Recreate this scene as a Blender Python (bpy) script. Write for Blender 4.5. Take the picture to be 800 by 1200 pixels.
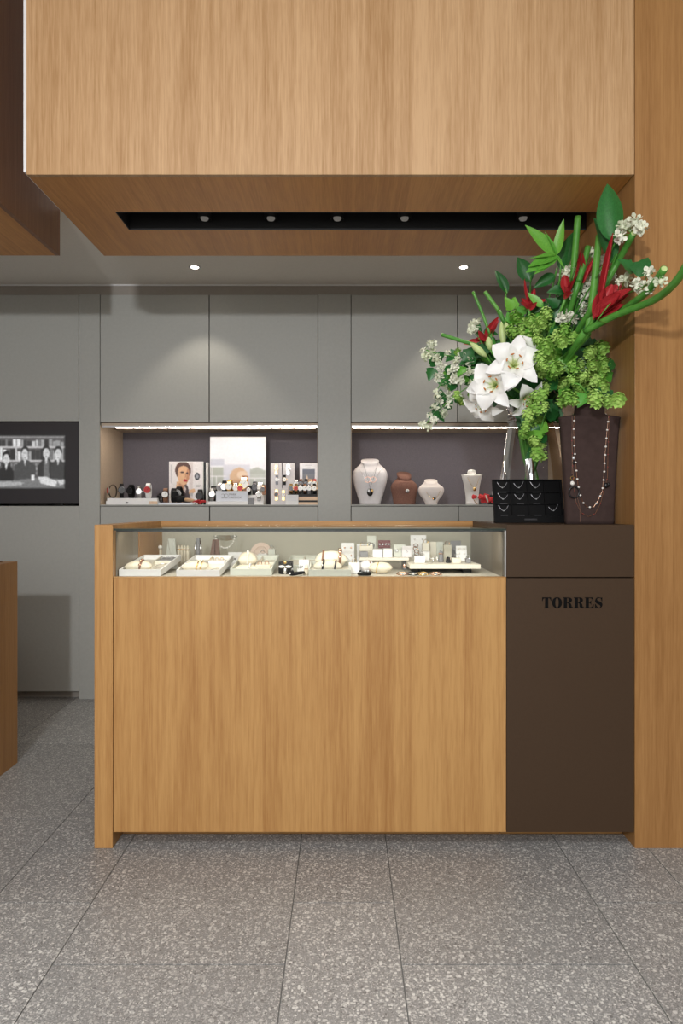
import bpy, math, random
from mathutils import Vector, Matrix, Euler
R = math.radians
random.seed(7)
scene = bpy.context.scene
for o in list(bpy.data.objects):
    bpy.data.objects.remove(o)
COL = scene.collection

# ------------------------------------------------------------------ camera
D, S, EYE = 2.36, 0.00295, 1.18        # distance to the counter front, metres per pixel there, eye height
cam_d = bpy.data.cameras.new('camera')
cam = bpy.data.objects.new('camera', cam_d)
COL.objects.link(cam)
cam.location = (0, -D, EYE)
cam.rotation_euler = (R(90), 0, 0)
cam_d.sensor_fit = 'AUTO'
cam_d.sensor_width = 36.0
cam_d.lens = 24.0
cam_d.shift_x = -3 / 1200
cam_d.shift_y = -6 / 1200
cam_d.clip_start = 0.05
scene.camera = cam

def P(px, py, r):
    """world point seen at photo pixel px, py and depth ratio r (1 = counter front)"""
    return Vector(((px - 403) * S * r, (r - 1) * D, EYE - (py - 594) * S * r))

# ------------------------------------------------------------------ world, light, exposure
world = bpy.data.worlds.new('world')
scene.world = world
world.use_nodes = True
world.node_tree.nodes['Background'].inputs[0].default_value = (1.0, 0.93, 0.84, 1)
world.node_tree.nodes['Background'].inputs[1].default_value = 0.27

def area(name, loc, rot, sx, sy, power, col=(1, .96, .9), spread=180):
    l = bpy.data.lights.new(name, 'AREA')
    l.shape = 'RECTANGLE'; l.size = sx; l.size_y = sy; l.energy = power; l.color = col
    l.spread = R(spread)
    o = bpy.data.objects.new(name, l); COL.objects.link(o)
    o.location = loc; o.rotation_euler = rot
    return o

def spot(name, loc, target, power, size, blend=.5, radius=.02, col=(1, .9, .76)):
    l = bpy.data.lights.new(name, 'SPOT')
    l.energy = power; l.spot_size = R(size); l.spot_blend = blend; l.shadow_soft_size = radius; l.color = col
    o = bpy.data.objects.new(name, l); COL.objects.link(o)
    o.location = loc
    d = Vector(target) - Vector(loc)
    o.rotation_euler = d.to_track_quat('-Z', 'Y').to_euler()
    return o

area('shop_window_daylight', (-0.4, -6.2, 1.7), (R(90), 0, 0), 4.5, 2.6, 75, (1, .97, .93))
area('ceiling_light_panel', (-0.2, -3.2, 3.55), (0, 0, 0), 3.6, 2.4, 85, (1, .97, .93))
for fx in (-1.3, -.3, .7):
    spot('floor_downlight', (fx, -1.25, 3.55), (fx, -1.25, 0), 95, 42, 1.0, .05, (1, .97, .93))
spot('entrance_spotlight', (-0.75, -3.8, 2.2), (-0.4, 0.6, 1.2), 285, 90, .6, .07, (.98, .985, 1))
scene.view_settings.view_transform = 'Standard'
scene.view_settings.look = 'None'
scene.view_settings.exposure = 0.0
scene.view_settings.gamma = 1.0
scene.view_settings.use_curve_mapping = False

# ------------------------------------------------------------------ materials
MATS = {}
def newmat(name):
    m = bpy.data.materials.new(name); m.use_nodes = True
    nt = m.node_tree
    return m, nt, nt.nodes['Principled BSDF']

def ramp(nt, stops):
    n = nt.nodes.new('ShaderNodeValToRGB')
    e = n.color_ramp.elements
    while len(e) < len(stops): e.new(.5)
    for k, (p, c) in enumerate(stops):
        e[k].position = p; e[k].color = (c[0], c[1], c[2], 1)
    return n

def srgb(r, g, b):
    f = lambda c: (c / 255 / 12.92) if c / 255 <= .04045 else ((c / 255 + .055) / 1.055) ** 2.4
    return (f(r), f(g), f(b))

def plain(name, col, rough=.5, metal=0, spec=.5, noise=.06, nscale=60, **kw):
    m, nt, b = newmat(name)
    tc = nt.nodes.new('ShaderNodeTexCoord')
    n = nt.nodes.new('ShaderNodeTexNoise'); n.inputs['Scale'].default_value = nscale; n.inputs['Detail'].default_value = 4
    nt.links.new(tc.outputs['Object'], n.inputs['Vector'])
    rp = ramp(nt, [(.3, [c * (1 - noise) for c in col]), (.7, [min(1, c * (1 + noise)) for c in col])])
    nt.links.new(n.outputs['Fac'], rp.inputs['Fac'])
    nt.links.new(rp.outputs['Color'], b.inputs['Base Color'])
    b.inputs['Roughness'].default_value = rough
    b.inputs['Metallic'].default_value = metal
    b.inputs['Specular IOR Level'].default_value = spec
    for k, v in kw.items(): b.inputs[k.replace('_', ' ')].default_value = v
    MATS[name] = m
    return m

def emit(name, col, strength):
    m, nt, b = newmat(name)
    b.inputs['Base Color'].default_value = (0, 0, 0, 1)
    b.inputs['Emission Color'].default_value = (*col, 1)
    b.inputs['Emission Strength'].default_value = strength
    MATS[name] = m

def wood(name, axis, light=(.50, .28, .10), dark=(.345, .165, .05), rough=.42):
    m, nt, b = newmat(name)
    tc = nt.nodes.new('ShaderNodeTexCoord')
    def noise(across, along, detail, dist=0.0):
        mp = nt.nodes.new('ShaderNodeMapping')
        sc = [across] * 3; sc['xyz'.index(axis)] = along
        mp.inputs['Scale'].default_value = sc
        nt.links.new(tc.outputs['Object'], mp.inputs['Vector'])
        n = nt.nodes.new('ShaderNodeTexNoise'); n.inputs['Scale'].default_value = 1
        n.inputs['Detail'].default_value = detail; n.inputs['Distortion'].default_value = dist
        n.inputs['Roughness'].default_value = .6
        nt.links.new(mp.outputs[0], n.inputs['Vector'])
        return n.outputs['Fac']
    broad = noise(6, .45, 3, .8); band = noise(46, .8, 6, .4); fibre = noise(170, 8, 3)
    def mathn(op, a, b_):
        q = nt.nodes.new('ShaderNodeMath'); q.operation = op
        for k, v in ((0, a), (1, b_)):
            if isinstance(v, (int, float)): q.inputs[k].default_value = v
            else: nt.links.new(v, q.inputs[k])
        return q.outputs[0]
    s = mathn('ADD', mathn('MULTIPLY', broad, .34), mathn('ADD', mathn('MULTIPLY', band, .34), mathn('MULTIPLY', fibre, .32)))
    rp = ramp(nt, [(.39, dark), (.49, [(a + c) / 2 for a, c in zip(light, dark)]), (.59, light)])
    nt.links.new(s, rp.inputs['Fac'])
    nt.links.new(rp.outputs['Color'], b.inputs['Base Color'])
    b.inputs['Roughness'].default_value = rough
    b.inputs['Specular IOR Level'].default_value = .35
    bp = nt.nodes.new('ShaderNodeBump'); bp.inputs['Strength'].default_value = .08; bp.inputs['Distance'].default_value = .001
    nt.links.new(fibre, bp.inputs['Height']); nt.links.new(bp.outputs[0], b.inputs['Normal'])
    MATS[name] = m

wood('oak_upright', 'z')
wood('oak_depth', 'y')
wood('oak_side', 'x')
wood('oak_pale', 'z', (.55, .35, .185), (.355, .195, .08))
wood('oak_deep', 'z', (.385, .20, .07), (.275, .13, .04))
wood('oak_bounce_y', 'y', (.62, .295, .085), (.45, .195, .05))  # same oak veneer; warm bounce light under the soffits put into the colour
wood('oak_shaded', 'z', (.28, .14, .07), (.20, .09, .042))  # oak darkened so the canopy side's shade is in its colour

def terrazzo():
    m, nt, b = newmat('terrazzo')
    tc = nt.nodes.new('ShaderNodeTexCoord'); oi = nt.nodes.new('ShaderNodeObjectInfo')
    sc = nt.nodes.new('ShaderNodeVectorMath'); sc.operation = 'SCALE'
    cmb = nt.nodes.new('ShaderNodeCombineXYZ')
    for k in range(3): nt.links.new(oi.outputs['Random'], cmb.inputs[k])
    nt.links.new(cmb.outputs[0], sc.inputs[0]); sc.inputs['Scale'].default_value = 37
    ad = nt.nodes.new('ShaderNodeVectorMath'); ad.operation = 'ADD'
    nt.links.new(tc.outputs['Object'], ad.inputs[0]); nt.links.new(sc.outputs[0], ad.inputs[1])
    warp = nt.nodes.new('ShaderNodeTexNoise'); warp.inputs['Scale'].default_value = 90; warp.inputs['Detail'].default_value = 2
    nt.links.new(ad.outputs[0], warp.inputs['Vector'])
    wv = nt.nodes.new('ShaderNodeVectorMath'); wv.operation = 'MULTIPLY_ADD'
    nt.links.new(warp.outputs['Color'], wv.inputs[0]); wv.inputs[1].default_value = (.008,) * 3
    nt.links.new(ad.outputs[0], wv.inputs[2])
    def chips(scale, keep, size):
        v = nt.nodes.new('ShaderNodeTexVoronoi'); v.inputs['Scale'].default_value = scale
        nt.links.new(wv.outputs[0], v.inputs['Vector'])
        sep = nt.nodes.new('ShaderNodeSeparateColor'); nt.links.new(v.outputs['Color'], sep.inputs[0])
        thr = nt.nodes.new('ShaderNodeMath'); thr.operation = 'MULTIPLY'; thr.inputs[1].default_value = size
        nt.links.new(sep.outputs[1], thr.inputs[0])
        lt = nt.nodes.new('ShaderNodeMath'); lt.operation = 'LESS_THAN'
        nt.links.new(v.outputs['Distance'], lt.inputs[0]); nt.links.new(thr.outputs[0], lt.inputs[1])
        gt = nt.nodes.new('ShaderNodeMath'); gt.operation = 'GREATER_THAN'; gt.inputs[1].default_value = keep
        nt.links.new(sep.outputs[0], gt.inputs[0])
        mu = nt.nodes.new('ShaderNodeMath'); mu.operation = 'MULTIPLY'
        nt.links.new(lt.outputs[0], mu.inputs[0]); nt.links.new(gt.outputs[0], mu.inputs[1])
        return mu.outputs[0], sep.outputs[2]
    big, bigc = chips(125, .34, .62)
    small, smallc = chips(250, .12, .85)
    fine = nt.nodes.new('ShaderNodeTexNoise'); fine.inputs['Scale'].default_value = 420; fine.inputs['Detail'].default_value = 3
    nt.links.new(ad.outputs[0], fine.inputs['Vector'])
    base = ramp(nt, [(.35, (.155, .158, .16)), (.65, (.32, .321, .318))]); nt.links.new(fine.outputs['Fac'], base.inputs['Fac'])
    def mix(fac, a, stops, c):
        rp = ramp(nt, stops); nt.links.new(c, rp.inputs['Fac'])
        mx = nt.nodes.new('ShaderNodeMix'); mx.data_type = 'RGBA'
        nt.links.new(fac, mx.inputs[0]); nt.links.new(a, mx.inputs[6]); nt.links.new(rp.outputs[0], mx.inputs[7])
        return mx.outputs[2]
    c1 = mix(small, base.outputs[0], [(0, (.10, .10, .10)), (.3, (.24, .24, .235)), (1, (.56, .555, .54))], smallc)
    c2 = mix(big, c1, [(0, (.13, .13, .13)), (.15, (.34, .34, .33)), (1, (.62, .62, .60))], bigc)
    hs = nt.nodes.new('ShaderNodeHueSaturation')
    rv = nt.nodes.new('ShaderNodeMapRange'); rv.inputs[3].default_value = .93; rv.inputs[4].default_value = 1.07
    nt.links.new(oi.outputs['Random'], rv.inputs[0]); nt.links.new(rv.outputs[0], hs.inputs['Value'])
    nt.links.new(c2, hs.inputs['Color'])
    nt.links.new(hs.outputs[0], b.inputs['Base Color'])
    b.inputs['Roughness'].default_value = .42
    MATS['terrazzo'] = m
terrazzo()

def pane(name, tint, refl):
    m, nt, b = newmat(name)
    nt.nodes.remove(b)
    out = nt.nodes['Material Output']
    t = nt.nodes.new('ShaderNodeBsdfTransparent'); t.inputs[0].default_value = (*tint, 1)
    g = nt.nodes.new('ShaderNodeBsdfGlossy'); g.inputs['Roughness'].default_value = .01
    f = nt.nodes.new('ShaderNodeFresnel'); f.inputs[0].default_value = 1.45
    q = nt.nodes.new('ShaderNodeMath'); q.operation = 'MULTIPLY'; q.inputs[1].default_value = refl
    nt.links.new(f.outputs[0], q.inputs[0])
    mx = nt.nodes.new('ShaderNodeMixShader')
    nt.links.new(q.outputs[0], mx.inputs[0]); nt.links.new(t.outputs[0], mx.inputs[1]); nt.links.new(g.outputs[0], mx.inputs[2])
    nt.links.new(mx.outputs[0], out.inputs[0])
    MATS[name] = m
pane('clear_glass', (.975, .985, .975), .30)
pane('vase_glass', (.95, .96, .955), .8)
pane('acrylic', (.96, .97, .96), .5)

def leafmat(name, a, c, rough=.45, trans=.0, scale=30):
    m, nt, b = newmat(name)
    tc = nt.nodes.new('ShaderNodeTexCoord'); oi = nt.nodes.new('ShaderNodeObjectInfo')
    n = nt.nodes.new('ShaderNodeTexNoise'); n.inputs['Scale'].default_value = scale
    nt.links.new(tc.outputs['Object'], n.inputs['Vector'])
    ad = nt.nodes.new('ShaderNodeMath'); ad.operation = 'MULTIPLY_ADD'; ad.inputs[1].default_value = .6
    nt.links.new(oi.outputs['Random'], ad.inputs[0]); 
    sb = nt.nodes.new('ShaderNodeMath'); sb.operation = 'SUBTRACT'; sb.inputs[1].default_value = .3
    nt.links.new(n.outputs['Fac'], sb.inputs[0]); nt.links.new(sb.outputs[0], ad.inputs[2])
    rp = ramp(nt, [(.1, a), (.85, c)]); nt.links.new(ad.outputs[0], rp.inputs['Fac'])
    nt.links.new(rp.outputs[0], b.inputs['Base Color'])
    b.inputs['Roughness'].default_value = rough
    b.inputs['Specular IOR Level'].default_value = .35
    MATS[name] = m

def radial(name, stops, axis_len, rough=.5):
    """colour that changes with distance from the flower's centre (the petal's own marking)"""
    m, nt, b = newmat(name)
    tc = nt.nodes.new('ShaderNodeTexCoord')
    ln = nt.nodes.new('ShaderNodeVectorMath'); ln.operation = 'LENGTH'
    nt.links.new(tc.outputs['Object'], ln.inputs[0])
    q = nt.nodes.new('ShaderNodeMath'); q.operation = 'DIVIDE'; q.inputs[1].default_value = axis_len
    nt.links.new(ln.outputs['Value'], q.inputs[0])
    rp = ramp(nt, stops); nt.links.new(q.outputs[0], rp.inputs['Fac'])
    nt.links.new(rp.outputs[0], b.inputs['Base Color']); b.inputs['Roughness'].default_value = rough
    MATS[name] = m

# picture print: colour attribute on a fine grid
def printmat(name, strength=0.0, rough=.35):
    m, nt, b = newmat(name)
    a = nt.nodes.new('ShaderNodeAttribute'); a.attribute_name = 'print'
    if strength > 0:
        b.inputs['Base Color'].default_value = (.01, .01, .01, 1)
        nt.links.new(a.outputs['Color'], b.inputs['Emission Color']); b.inputs['Emission Strength'].default_value = strength
    else:
        nt.links.new(a.outputs['Color'], b.inputs['Base Color'])
    b.inputs['Roughness'].default_value = rough
    MATS[name] = m
printmat('paper_print'); printmat('screen_picture', 1.0, .3)

plain('grey_laminate', (.405, .41, .385), .5, noise=.03)
plain('grey_frieze', (.33, .30, .265), .55, noise=.03)
plain('ceiling_paint', (.86, .82, .76), .8, noise=.02)
plain('white_paint', (.78, .78, .79), .8, noise=.02)
plain('niche_fabric', (.125, .112, .13), .75, noise=.12, nscale=220)
plain('niche_side', (.50, .40, .30), .55, noise=.05)
plain('brown_lacquer', (.056, .033, .0185), .45, spec=.22, noise=.04, nscale=120)
plain('letter_black', (.003, .003, .003), .6, spec=.1)
plain('black_glass', (.012, .012, .014), .12, noise=.02)
plain('screen_black', (.030, .027, .031), .28, noise=.02)
plain('black_matte', (.008, .008, .009), .6)
plain('seam_dark', (.03, .03, .03), .8)
plain('grout', (.13, .13, .125), .9)
plain('glass_edge', (.005, .018, .012), .3)
plain('steel', (.55, .55, .56), .3, 1)
plain('silver', (.78, .78, .80), .18, 1, noise=.03)
plain('gold', (.83, .58, .24), .22, 1, noise=.03)
plain('rose_gold', (.80, .50, .36), .22, 1, noise=.03)
plain('dark_metal', (.06, .06, .065), .3, 1)
plain('white_card', (.80, .80, .80), .6, noise=.015)
plain('cream_leather', (.72, .66, .53), .5, noise=.04)
plain('cream_card', (.74, .70, .60), .55, noise=.03)
plain('sage_card', (.58, .60, .54), .55, noise=.03)
plain('case_lining', (.47, .45, .37), .65, noise=.04)
plain('case_side', (.20, .17, .135), .28, noise=.05)
plain('deck_lining', (.56, .53, .46), .6, noise=.03)
plain('taupe_suede', (.050, .032, .029), .9, spec=.15, noise=.12, nscale=40)
plain('white_velvet', (.70, .68, .70), .8, noise=.03)
plain('blush_velvet', (.78, .72, .70), .7, noise=.02)
plain('brown_felt', (.20, .095, .07), .85, noise=.2, nscale=200)
plain('brown_card', (.16, .085, .06), .6)
plain('black_leather', (.008, .008, .009), .55, spec=.2)
plain('tray_black', (.004, .004, .0045), .6, spec=.12)
plain('chain_white', (.42, .42, .45), .35, .2)
plain('brown_leather', (.20, .09, .045), .5)
plain('tan_leather', (.52, .34, .2), .5)
plain('grey_leather', (.22, .22, .23), .5)
plain('red_print', (.55, .03, .035), .5)
plain('dial_white', (.82, .82, .80), .3)
plain('dial_black', (.01, .01, .012), .25)
plain('pearl', (.80, .78, .74), .2, spec=.7)
plain('crystal', (.75, .77, .80), .08, .5)
plain('red_bead', (.28, .03, .03), .3)
plain('red_cloth', (.52, .025, .03), .7, noise=.2, nscale=80)
plain('pink_oval', (.70, .56, .47), .6)
plain('burgundy_card', (.14, .03, .035), .5)
plain('foil', (.8, .8, .82), .25, 1, noise=.05)
plain('stem_brown', (.09, .045, .025), .6)
plain('grey_text', (.16, .16, .17), .5)
plain('sign_white', (.70, .73, .80), .5, noise=.02)
plain('pine_ply', (.72, .52, .36), .5, noise=.05)
leafmat('stem_green', (.05, .22, .03), (.13, .36, .06), .35)
leafmat('hop_green', (.13, .34, .035), (.46, .68, .17), .6, scale=3)
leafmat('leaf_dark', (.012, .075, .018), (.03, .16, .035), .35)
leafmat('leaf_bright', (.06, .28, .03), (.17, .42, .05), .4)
leafmat('bract_red', (.30, .012, .016), (.48, .04, .045), .45)
leafmat('blossom_white', (.58, .64, .44), (.80, .80, .70), .6, scale=80)
radial('lily_petal', [(0, (.42, .55, .08)), (.22, (.78, .80, .42)), (.42, (.86, .86, .82)), (1, (.88, .88, .87))], .11, .45)
plain('anther', (.50, .16, .02), .7)
plain('bud_pale', (.50, .62, .26), .45, noise=.1, nscale=20)
emit('led_white', (1.0, .89, .76), 52)
emit('downlight_glow', (1.0, .92, .80), 25)
emit('spot_glimmer', (1.0, .92, .82), .12)

# ------------------------------------------------------------------ mesh helpers
class MB:
    def __init__(s): s.v = []; s.f = []
    def add(s, vs, fs):
        k = len(s.v); s.v += [tuple(p) for p in vs]; s.f += [tuple(i + k for i in f) for f in fs]; return s
    def box(s, x0, x1, y0, y1, z0, z1):
        return s.add([(x0, y0, z0), (x1, y0, z0), (x1, y1, z0), (x0, y1, z0), (x0, y0, z1), (x1, y0, z1), (x1, y1, z1), (x0, y1, z1)],
                     [(3, 2, 1, 0), (4, 5, 6, 7), (0, 1, 5, 4), (1, 2, 6, 5), (2, 3, 7, 6), (3, 0, 4, 7)])
    def cbox(s, cx, cy, z0, w, d, h):
        return s.box(cx - w / 2, cx + w / 2, cy - d / 2, cy + d / 2, z0, z0 + h)
    def loft(s, rings, caps=True, closed=False):
        n = len(rings[0]); vs = [p for r in rings for p in r]; fs = []
        m = len(rings)
        for i in range(m if closed else m - 1):
            a = i * n; b = ((i + 1) % m) * n
            for j in range(n):
                k = (j + 1) % n
                fs.append((a + j, a + k, b + k, b + j))
        if caps and not closed:
            fs.append(tuple(range(n - 1, -1, -1))); fs.append(tuple((m - 1) * n + j for j in range(n)))
        return s.add(vs, fs)
    def lathe(s, prof, n=24, c=(0, 0, 0), caps=True):
        return s.loft([[(c[0] + r * math.cos(2 * math.pi * j / n), c[1] + r * math.sin(2 * math.pi * j / n), c[2] + z) for j in range(n)] for r, z in prof], caps)
    def tube(s, pts, rad, n=8, closed=False, caps=True):
        pts = [Vector(p) for p in pts]; m = len(pts)
        rr = rad if isinstance(rad, (list, tuple)) else [rad] * m
        rings = []; up = None
        for i in range(m):
            if closed: t = pts[(i + 1) % m] - pts[i - 1]
            else: t = pts[min(i + 1, m - 1)] - pts[max(i - 1, 0)]
            t.normalize()
            if up is None:
                up = Vector((0, 0, 1)) if abs(t.z) < .9 else Vector((1, 0, 0))
            u = (up - t * up.dot(t)); u.normalize(); w = t.cross(u); up = u
            rings.append([pts[i] + (u * math.cos(2 * math.pi * j / n) + w * math.sin(2 * math.pi * j / n)) * rr[i] for j in range(n)])
        return s.loft(rings, caps, closed)
    def prism(s, poly, y0, y1):
        """polygon in x,z extruded from y0 (front) to y1"""
        n = len(poly)
        vs = [(x, y0, z) for x, z in poly] + [(x, y1, z) for x, z in poly]
        fs = [tuple(range(n)), tuple(range(2 * n - 1, n - 1, -1))]
        fs += [((j + 1) % n, j, n + j, n + (j + 1) % n) for j in range(n)]
        return s.add(vs, fs)
    def ball(s, c, rx, ry=None, rz=None, nu=10, nv=6):
        ry = ry or rx; rz = rz or rx
        rings = []
        for i in range(1, nv):
            a = math.pi * i / nv
            rings.append([(c[0] + rx * math.sin(a) * math.cos(2 * math.pi * j / nu), c[1] + ry * math.sin(a) * math.sin(2 * math.pi * j / nu), c[2] - rz * math.cos(a)) for j in range(nu)])
        k = len(s.v); s.loft(rings, False)
        b = len(s.v); s.v += [(c[0], c[1], c[2] - rz), (c[0], c[1], c[2] + rz)]
        for j in range(nu):
            q = (j + 1) % nu
            s.f.append((k + q, k + j, b)); t = k + (nv - 2) * nu; s.f.append((t + j, t + q, b + 1))
        return s
    def mesh(s, name):
        me = bpy.data.meshes.new(name); me.from_pydata(s.v, [], s.f); me.update()
        return me

def obj(name, me, mat, parent=None, smooth=False, bevel=0, loc=None, rot=None, scale=None):
    if isinstance(me, MB):
        me = me.mesh(name)
        import bmesh
        bm = bmesh.new(); bm.from_mesh(me); bmesh.ops.recalc_face_normals(bm, faces=bm.faces); bm.to_mesh(me); bm.free()
    if mat and not me.materials: me.materials.append(MATS[mat])
    if smooth:
        for p in me.polygons: p.use_smooth = True
    o = bpy.data.objects.new(name, me); COL.objects.link(o)
    if parent: o.parent = parent
    if loc is not None: o.location = loc
    if rot is not None: o.rotation_euler = rot
    if scale is not None: o.scale = (scale,) * 3 if isinstance(scale, (int, float)) else scale
    if bevel:
        b = o.modifiers.new('bevel', 'BEVEL'); b.width = bevel; b.segments = 2; b.limit_method = 'ANGLE'
    return o

def tag(o, label, cat, group=None):
    o['label'] = label; o['category'] = cat
    if group: o['group'] = group
    return o

def thing(name, label, cat, loc=(0, 0, 0), rz=0, group=None):
    o = bpy.data.objects.new(name, None); COL.objects.link(o)
    o.empty_display_size = .05
    o.location = loc; o.rotation_euler = (0, 0, rz)
    return tag(o, label, cat, group)

def struct(name, mb, mat, parent=None, bevel=0, label=None):
    o = obj(name, mb, mat, parent, bevel=bevel)
    if parent is None: o['kind'] = 'structure'
    if label: o['label'] = label
    return o

def sm(o):   # smooth shading by angle for rounded parts
    for p in o.data.polygons: p.use_smooth = True
    return o

def picture(name, w, h, nx, ny, shapes, mat, parent, noise=.03, loc=(0, 0, 0), blur=1, fade=0):
    """flat print: painter's list of shapes in 0..1 picture space (y down), drawn on a fine grid facing -y"""
    rnd = random.Random(nx * 31 + ny)
    def inside(poly, x, y):
        c = False; j = len(poly) - 1
        for i in range(len(poly)):
            xi, yi = poly[i]; xj, yj = poly[j]
            if (yi > y) != (yj > y) and x < (xj - xi) * (y - yi) / (yj - yi) + xi: c = not c
            j = i
        return c
    vs = []; fs = []; cols = []
    for j in range(ny + 1):
        for i in range(nx + 1): vs.append((w * (i / nx - .5), 0, h * (1 - j / ny)))
    for j in range(ny):
        for i in range(nx):
            x = (i + .5) / nx; y = (j + .5) / ny; c = (0, 0, 0)
            for sh in shapes:
                k = sh[0]
                if k == 'rect': hit = sh[1] <= x <= sh[3] and sh[2] <= y <= sh[4]
                elif k == 'ell': hit = ((x - sh[1]) / sh[3]) ** 2 + ((y - sh[2]) / sh[4]) ** 2 <= 1
                else: hit = inside(sh[1], x, y)
                if hit: c = sh[-1]
            g = 1 + rnd.uniform(-noise, noise)
            cols.append([max(0, min(255, q * g)) for q in c])
            a = j * (nx + 1) + i; fs.append((a, a + nx + 1, a + nx + 2, a + 1))
    for _ in range(blur):
        cols = [[sum(cols[min(ny - 1, max(0, j + b_)) * nx + min(nx - 1, max(0, i + a))][k] * w_ for a, b_, w_ in ((0, 0, .4), (1, 0, .15), (-1, 0, .15), (0, 1, .15), (0, -1, .15))) for k in range(3)] for j in range(ny) for i in range(nx)]
    if fade:
        for j in range(ny):
            for i in range(nx):
                e = min(i / nx, 1 - i / nx, (j / ny) * .7, (1 - j / ny) * .7) / fade
                if e < 1: cols[j * nx + i] = [q * (.25 + .75 * e) for q in cols[j * nx + i]]
    cols = [srgb(*c) for c in cols]
    me = bpy.data.meshes.new(name); me.from_pydata(vs, [], fs); me.update()
    at = me.color_attributes.new('print', 'FLOAT_COLOR', 'CORNER')
    for p in me.polygons:
        for li in p.loop_indices: at.data[li].color = (*cols[p.index], 1)
    return obj(name, me, mat, parent, loc=loc)

# ================================================================== SETTING
WR = 1.775; WY = (WR - 1) * D
wx = lambda px: (px - 403) * S * WR
wz = lambda py: EYE - (py - 594) * S * WR
CEIL = 2.547; WALLY = 2.33; HIGH = 3.60
XL, XR = -3.6, 2.4; COLX = 1.005; CDEP = .79

# floor: base slab and separate terrazzo tiles (wide and narrow courses)
base = MB().box(XL - .6, XR + .6, -6.5, WALLY, -.06, -.003)
fl = struct('floor', base, 'grout')
cols = []
x = -.752
seq = []
xs = [(-.752, .6), (-.152, .3), (.148, .6), (.748, .3), (1.048, .6), (1.648, .3), (1.948, .6), (-1.052, .3), (-1.652, .6), (-1.952, .3), (-2.552, .6), (-2.852, .3), (-3.452, .6), (-3.752, .3)]
g = .0034
proto = {}
for wd in (.6, .3):
    m = MB().box(g / 2, wd - g / 2, g / 2, .82 - g / 2, -.003, 0).mesh('tile')
    m.materials.append(MATS['terrazzo']); proto[wd] = m
for x0, wd in xs:
    y = (-.60 if wd == .6 else -.325) - .82 * 6
    while y < WALLY:
        if y > -5.5: obj('tile', proto[wd], 'terrazzo', fl, loc=(x0, y, 0))
        y += .82
# cut nothing: the last row runs under the wall cabinets

struct('wall_back', MB().box(XL, XR, WALLY, WALLY + .1, 0, HIGH), 'grey_laminate')
struct('ceiling', MB().box(XL, XR, .78, WALLY, CEIL, CEIL + .08), 'ceiling_paint')
struct('ceiling_front', MB().box(XL, XR, -6.5, .78, HIGH, HIGH + .08), 'white_paint')
struct('wall_bulkhead', MB().box(XL, XR, .765, .80, CEIL + .08, HIGH), 'white_paint')
struct('wall_left', MB().box(XL - .1, XL, -6.5, WALLY, 0, HIGH), 'white_paint')
cw = struct('wall_right', MB().box(COLX, XR, 0, CDEP, 0, HIGH), 'oak_deep', bevel=.001, label='oak clad wing wall at the right of the counter')
struct('trim_1', MB().box(XL, XR, WY + .012, WALLY, wz(345), CEIL - .008), 'grey_frieze')
struct('trim_2', MB().box(XL, XR, WY + .004, WY + .03, CEIL - .008, CEIL), 'white_paint')

# fixed upright panels between the cabinets
for k, (a, b_) in enumerate(((-61, -36), (92.5, 117), (372.5, 411), (667, 692))):
    struct('trim_%d' % (k + 3), MB().box(wx(a) + .001, wx(b_) - .001, WY, WALLY, 0, wz(345)), 'grey_laminate', bevel=.001)
struct('wall_panel', MB().box(XL, wx(-61) - .003, WY, WALLY, 0, wz(345)), 'grey_laminate')
struct('wall_panel_end', MB().box(wx(692) + .003, XR, WY, WALLY, 0, wz(345)), 'grey_laminate')

def cabinet(name, label, a, b_, top, bot, group, kick=False):
    x0, x1 = wx(a), wx(b_)
    t = thing(name, label, 'cabinet', ((x0 + x1) / 2, WY, wz(bot)), 0, group)
    w = x1 - x0; h = wz(top) - wz(bot); gp = .0028
    kz = .045 if kick else 0
    obj('body', MB().box(-w / 2 + .001, w / 2 - .001, .022, WALLY - WY - .005, kz, h - .001), 'seam_dark', t)
    obj('door', MB().box(-w / 2 + gp, w / 2 - gp, 0, .02, kz + gp, h - gp), 'grey_laminate', t, bevel=.0012)
    if kick: obj('toe_kick', MB().box(-w / 2 + .001, w / 2 - .001, .05, WALLY - WY - .005, 0, .045), 'grey_frieze', t)
    return t
G1 = 'grey handleless wall cabinets'
cabinet('wall_cabinet', 'grey wall cabinet above the black screen', -36, 92.5, 345, 494, G1)
cabinet('wall_cabinet', 'grey wall cabinet above the woman poster, spotlight pool on its edge', 117, 245, 345, 495, G1)
cabinet('wall_cabinet', 'grey wall cabinet above the mountain card and watch boards', 245, 372.5, 345, 495, G1)
cabinet('wall_cabinet', 'grey wall cabinet above the large white necklace bust', 411, 536, 345, 495, G1)
cabinet('wall_cabinet', 'grey wall cabinet hidden behind the flower arrangement', 536, 667, 345, 495, G1)
G2 = 'grey handleless base cabinets'
FY = 594 + 400 / WR
cabinet('base_cabinet', 'tall grey base cabinet under the black screen', -36, 93, 592.5, FY, G2, True)
cabinet('base_cabinet', 'grey base cabinet below the woman poster', 117, 245.5, 593, FY, G2, True)
cabinet('base_cabinet', 'grey base cabinet below the mountain card and watch boards', 245.5, 372.5, 593, FY, G2, True)
cabinet('base_cabinet', 'grey base cabinet below the three left necklace busts', 411, 537, 593, FY, G2, True)
cabinet('base_cabinet', 'grey base cabinet below the slender white bust and red roses', 537, 667, 593, FY, G2, True)

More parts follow.
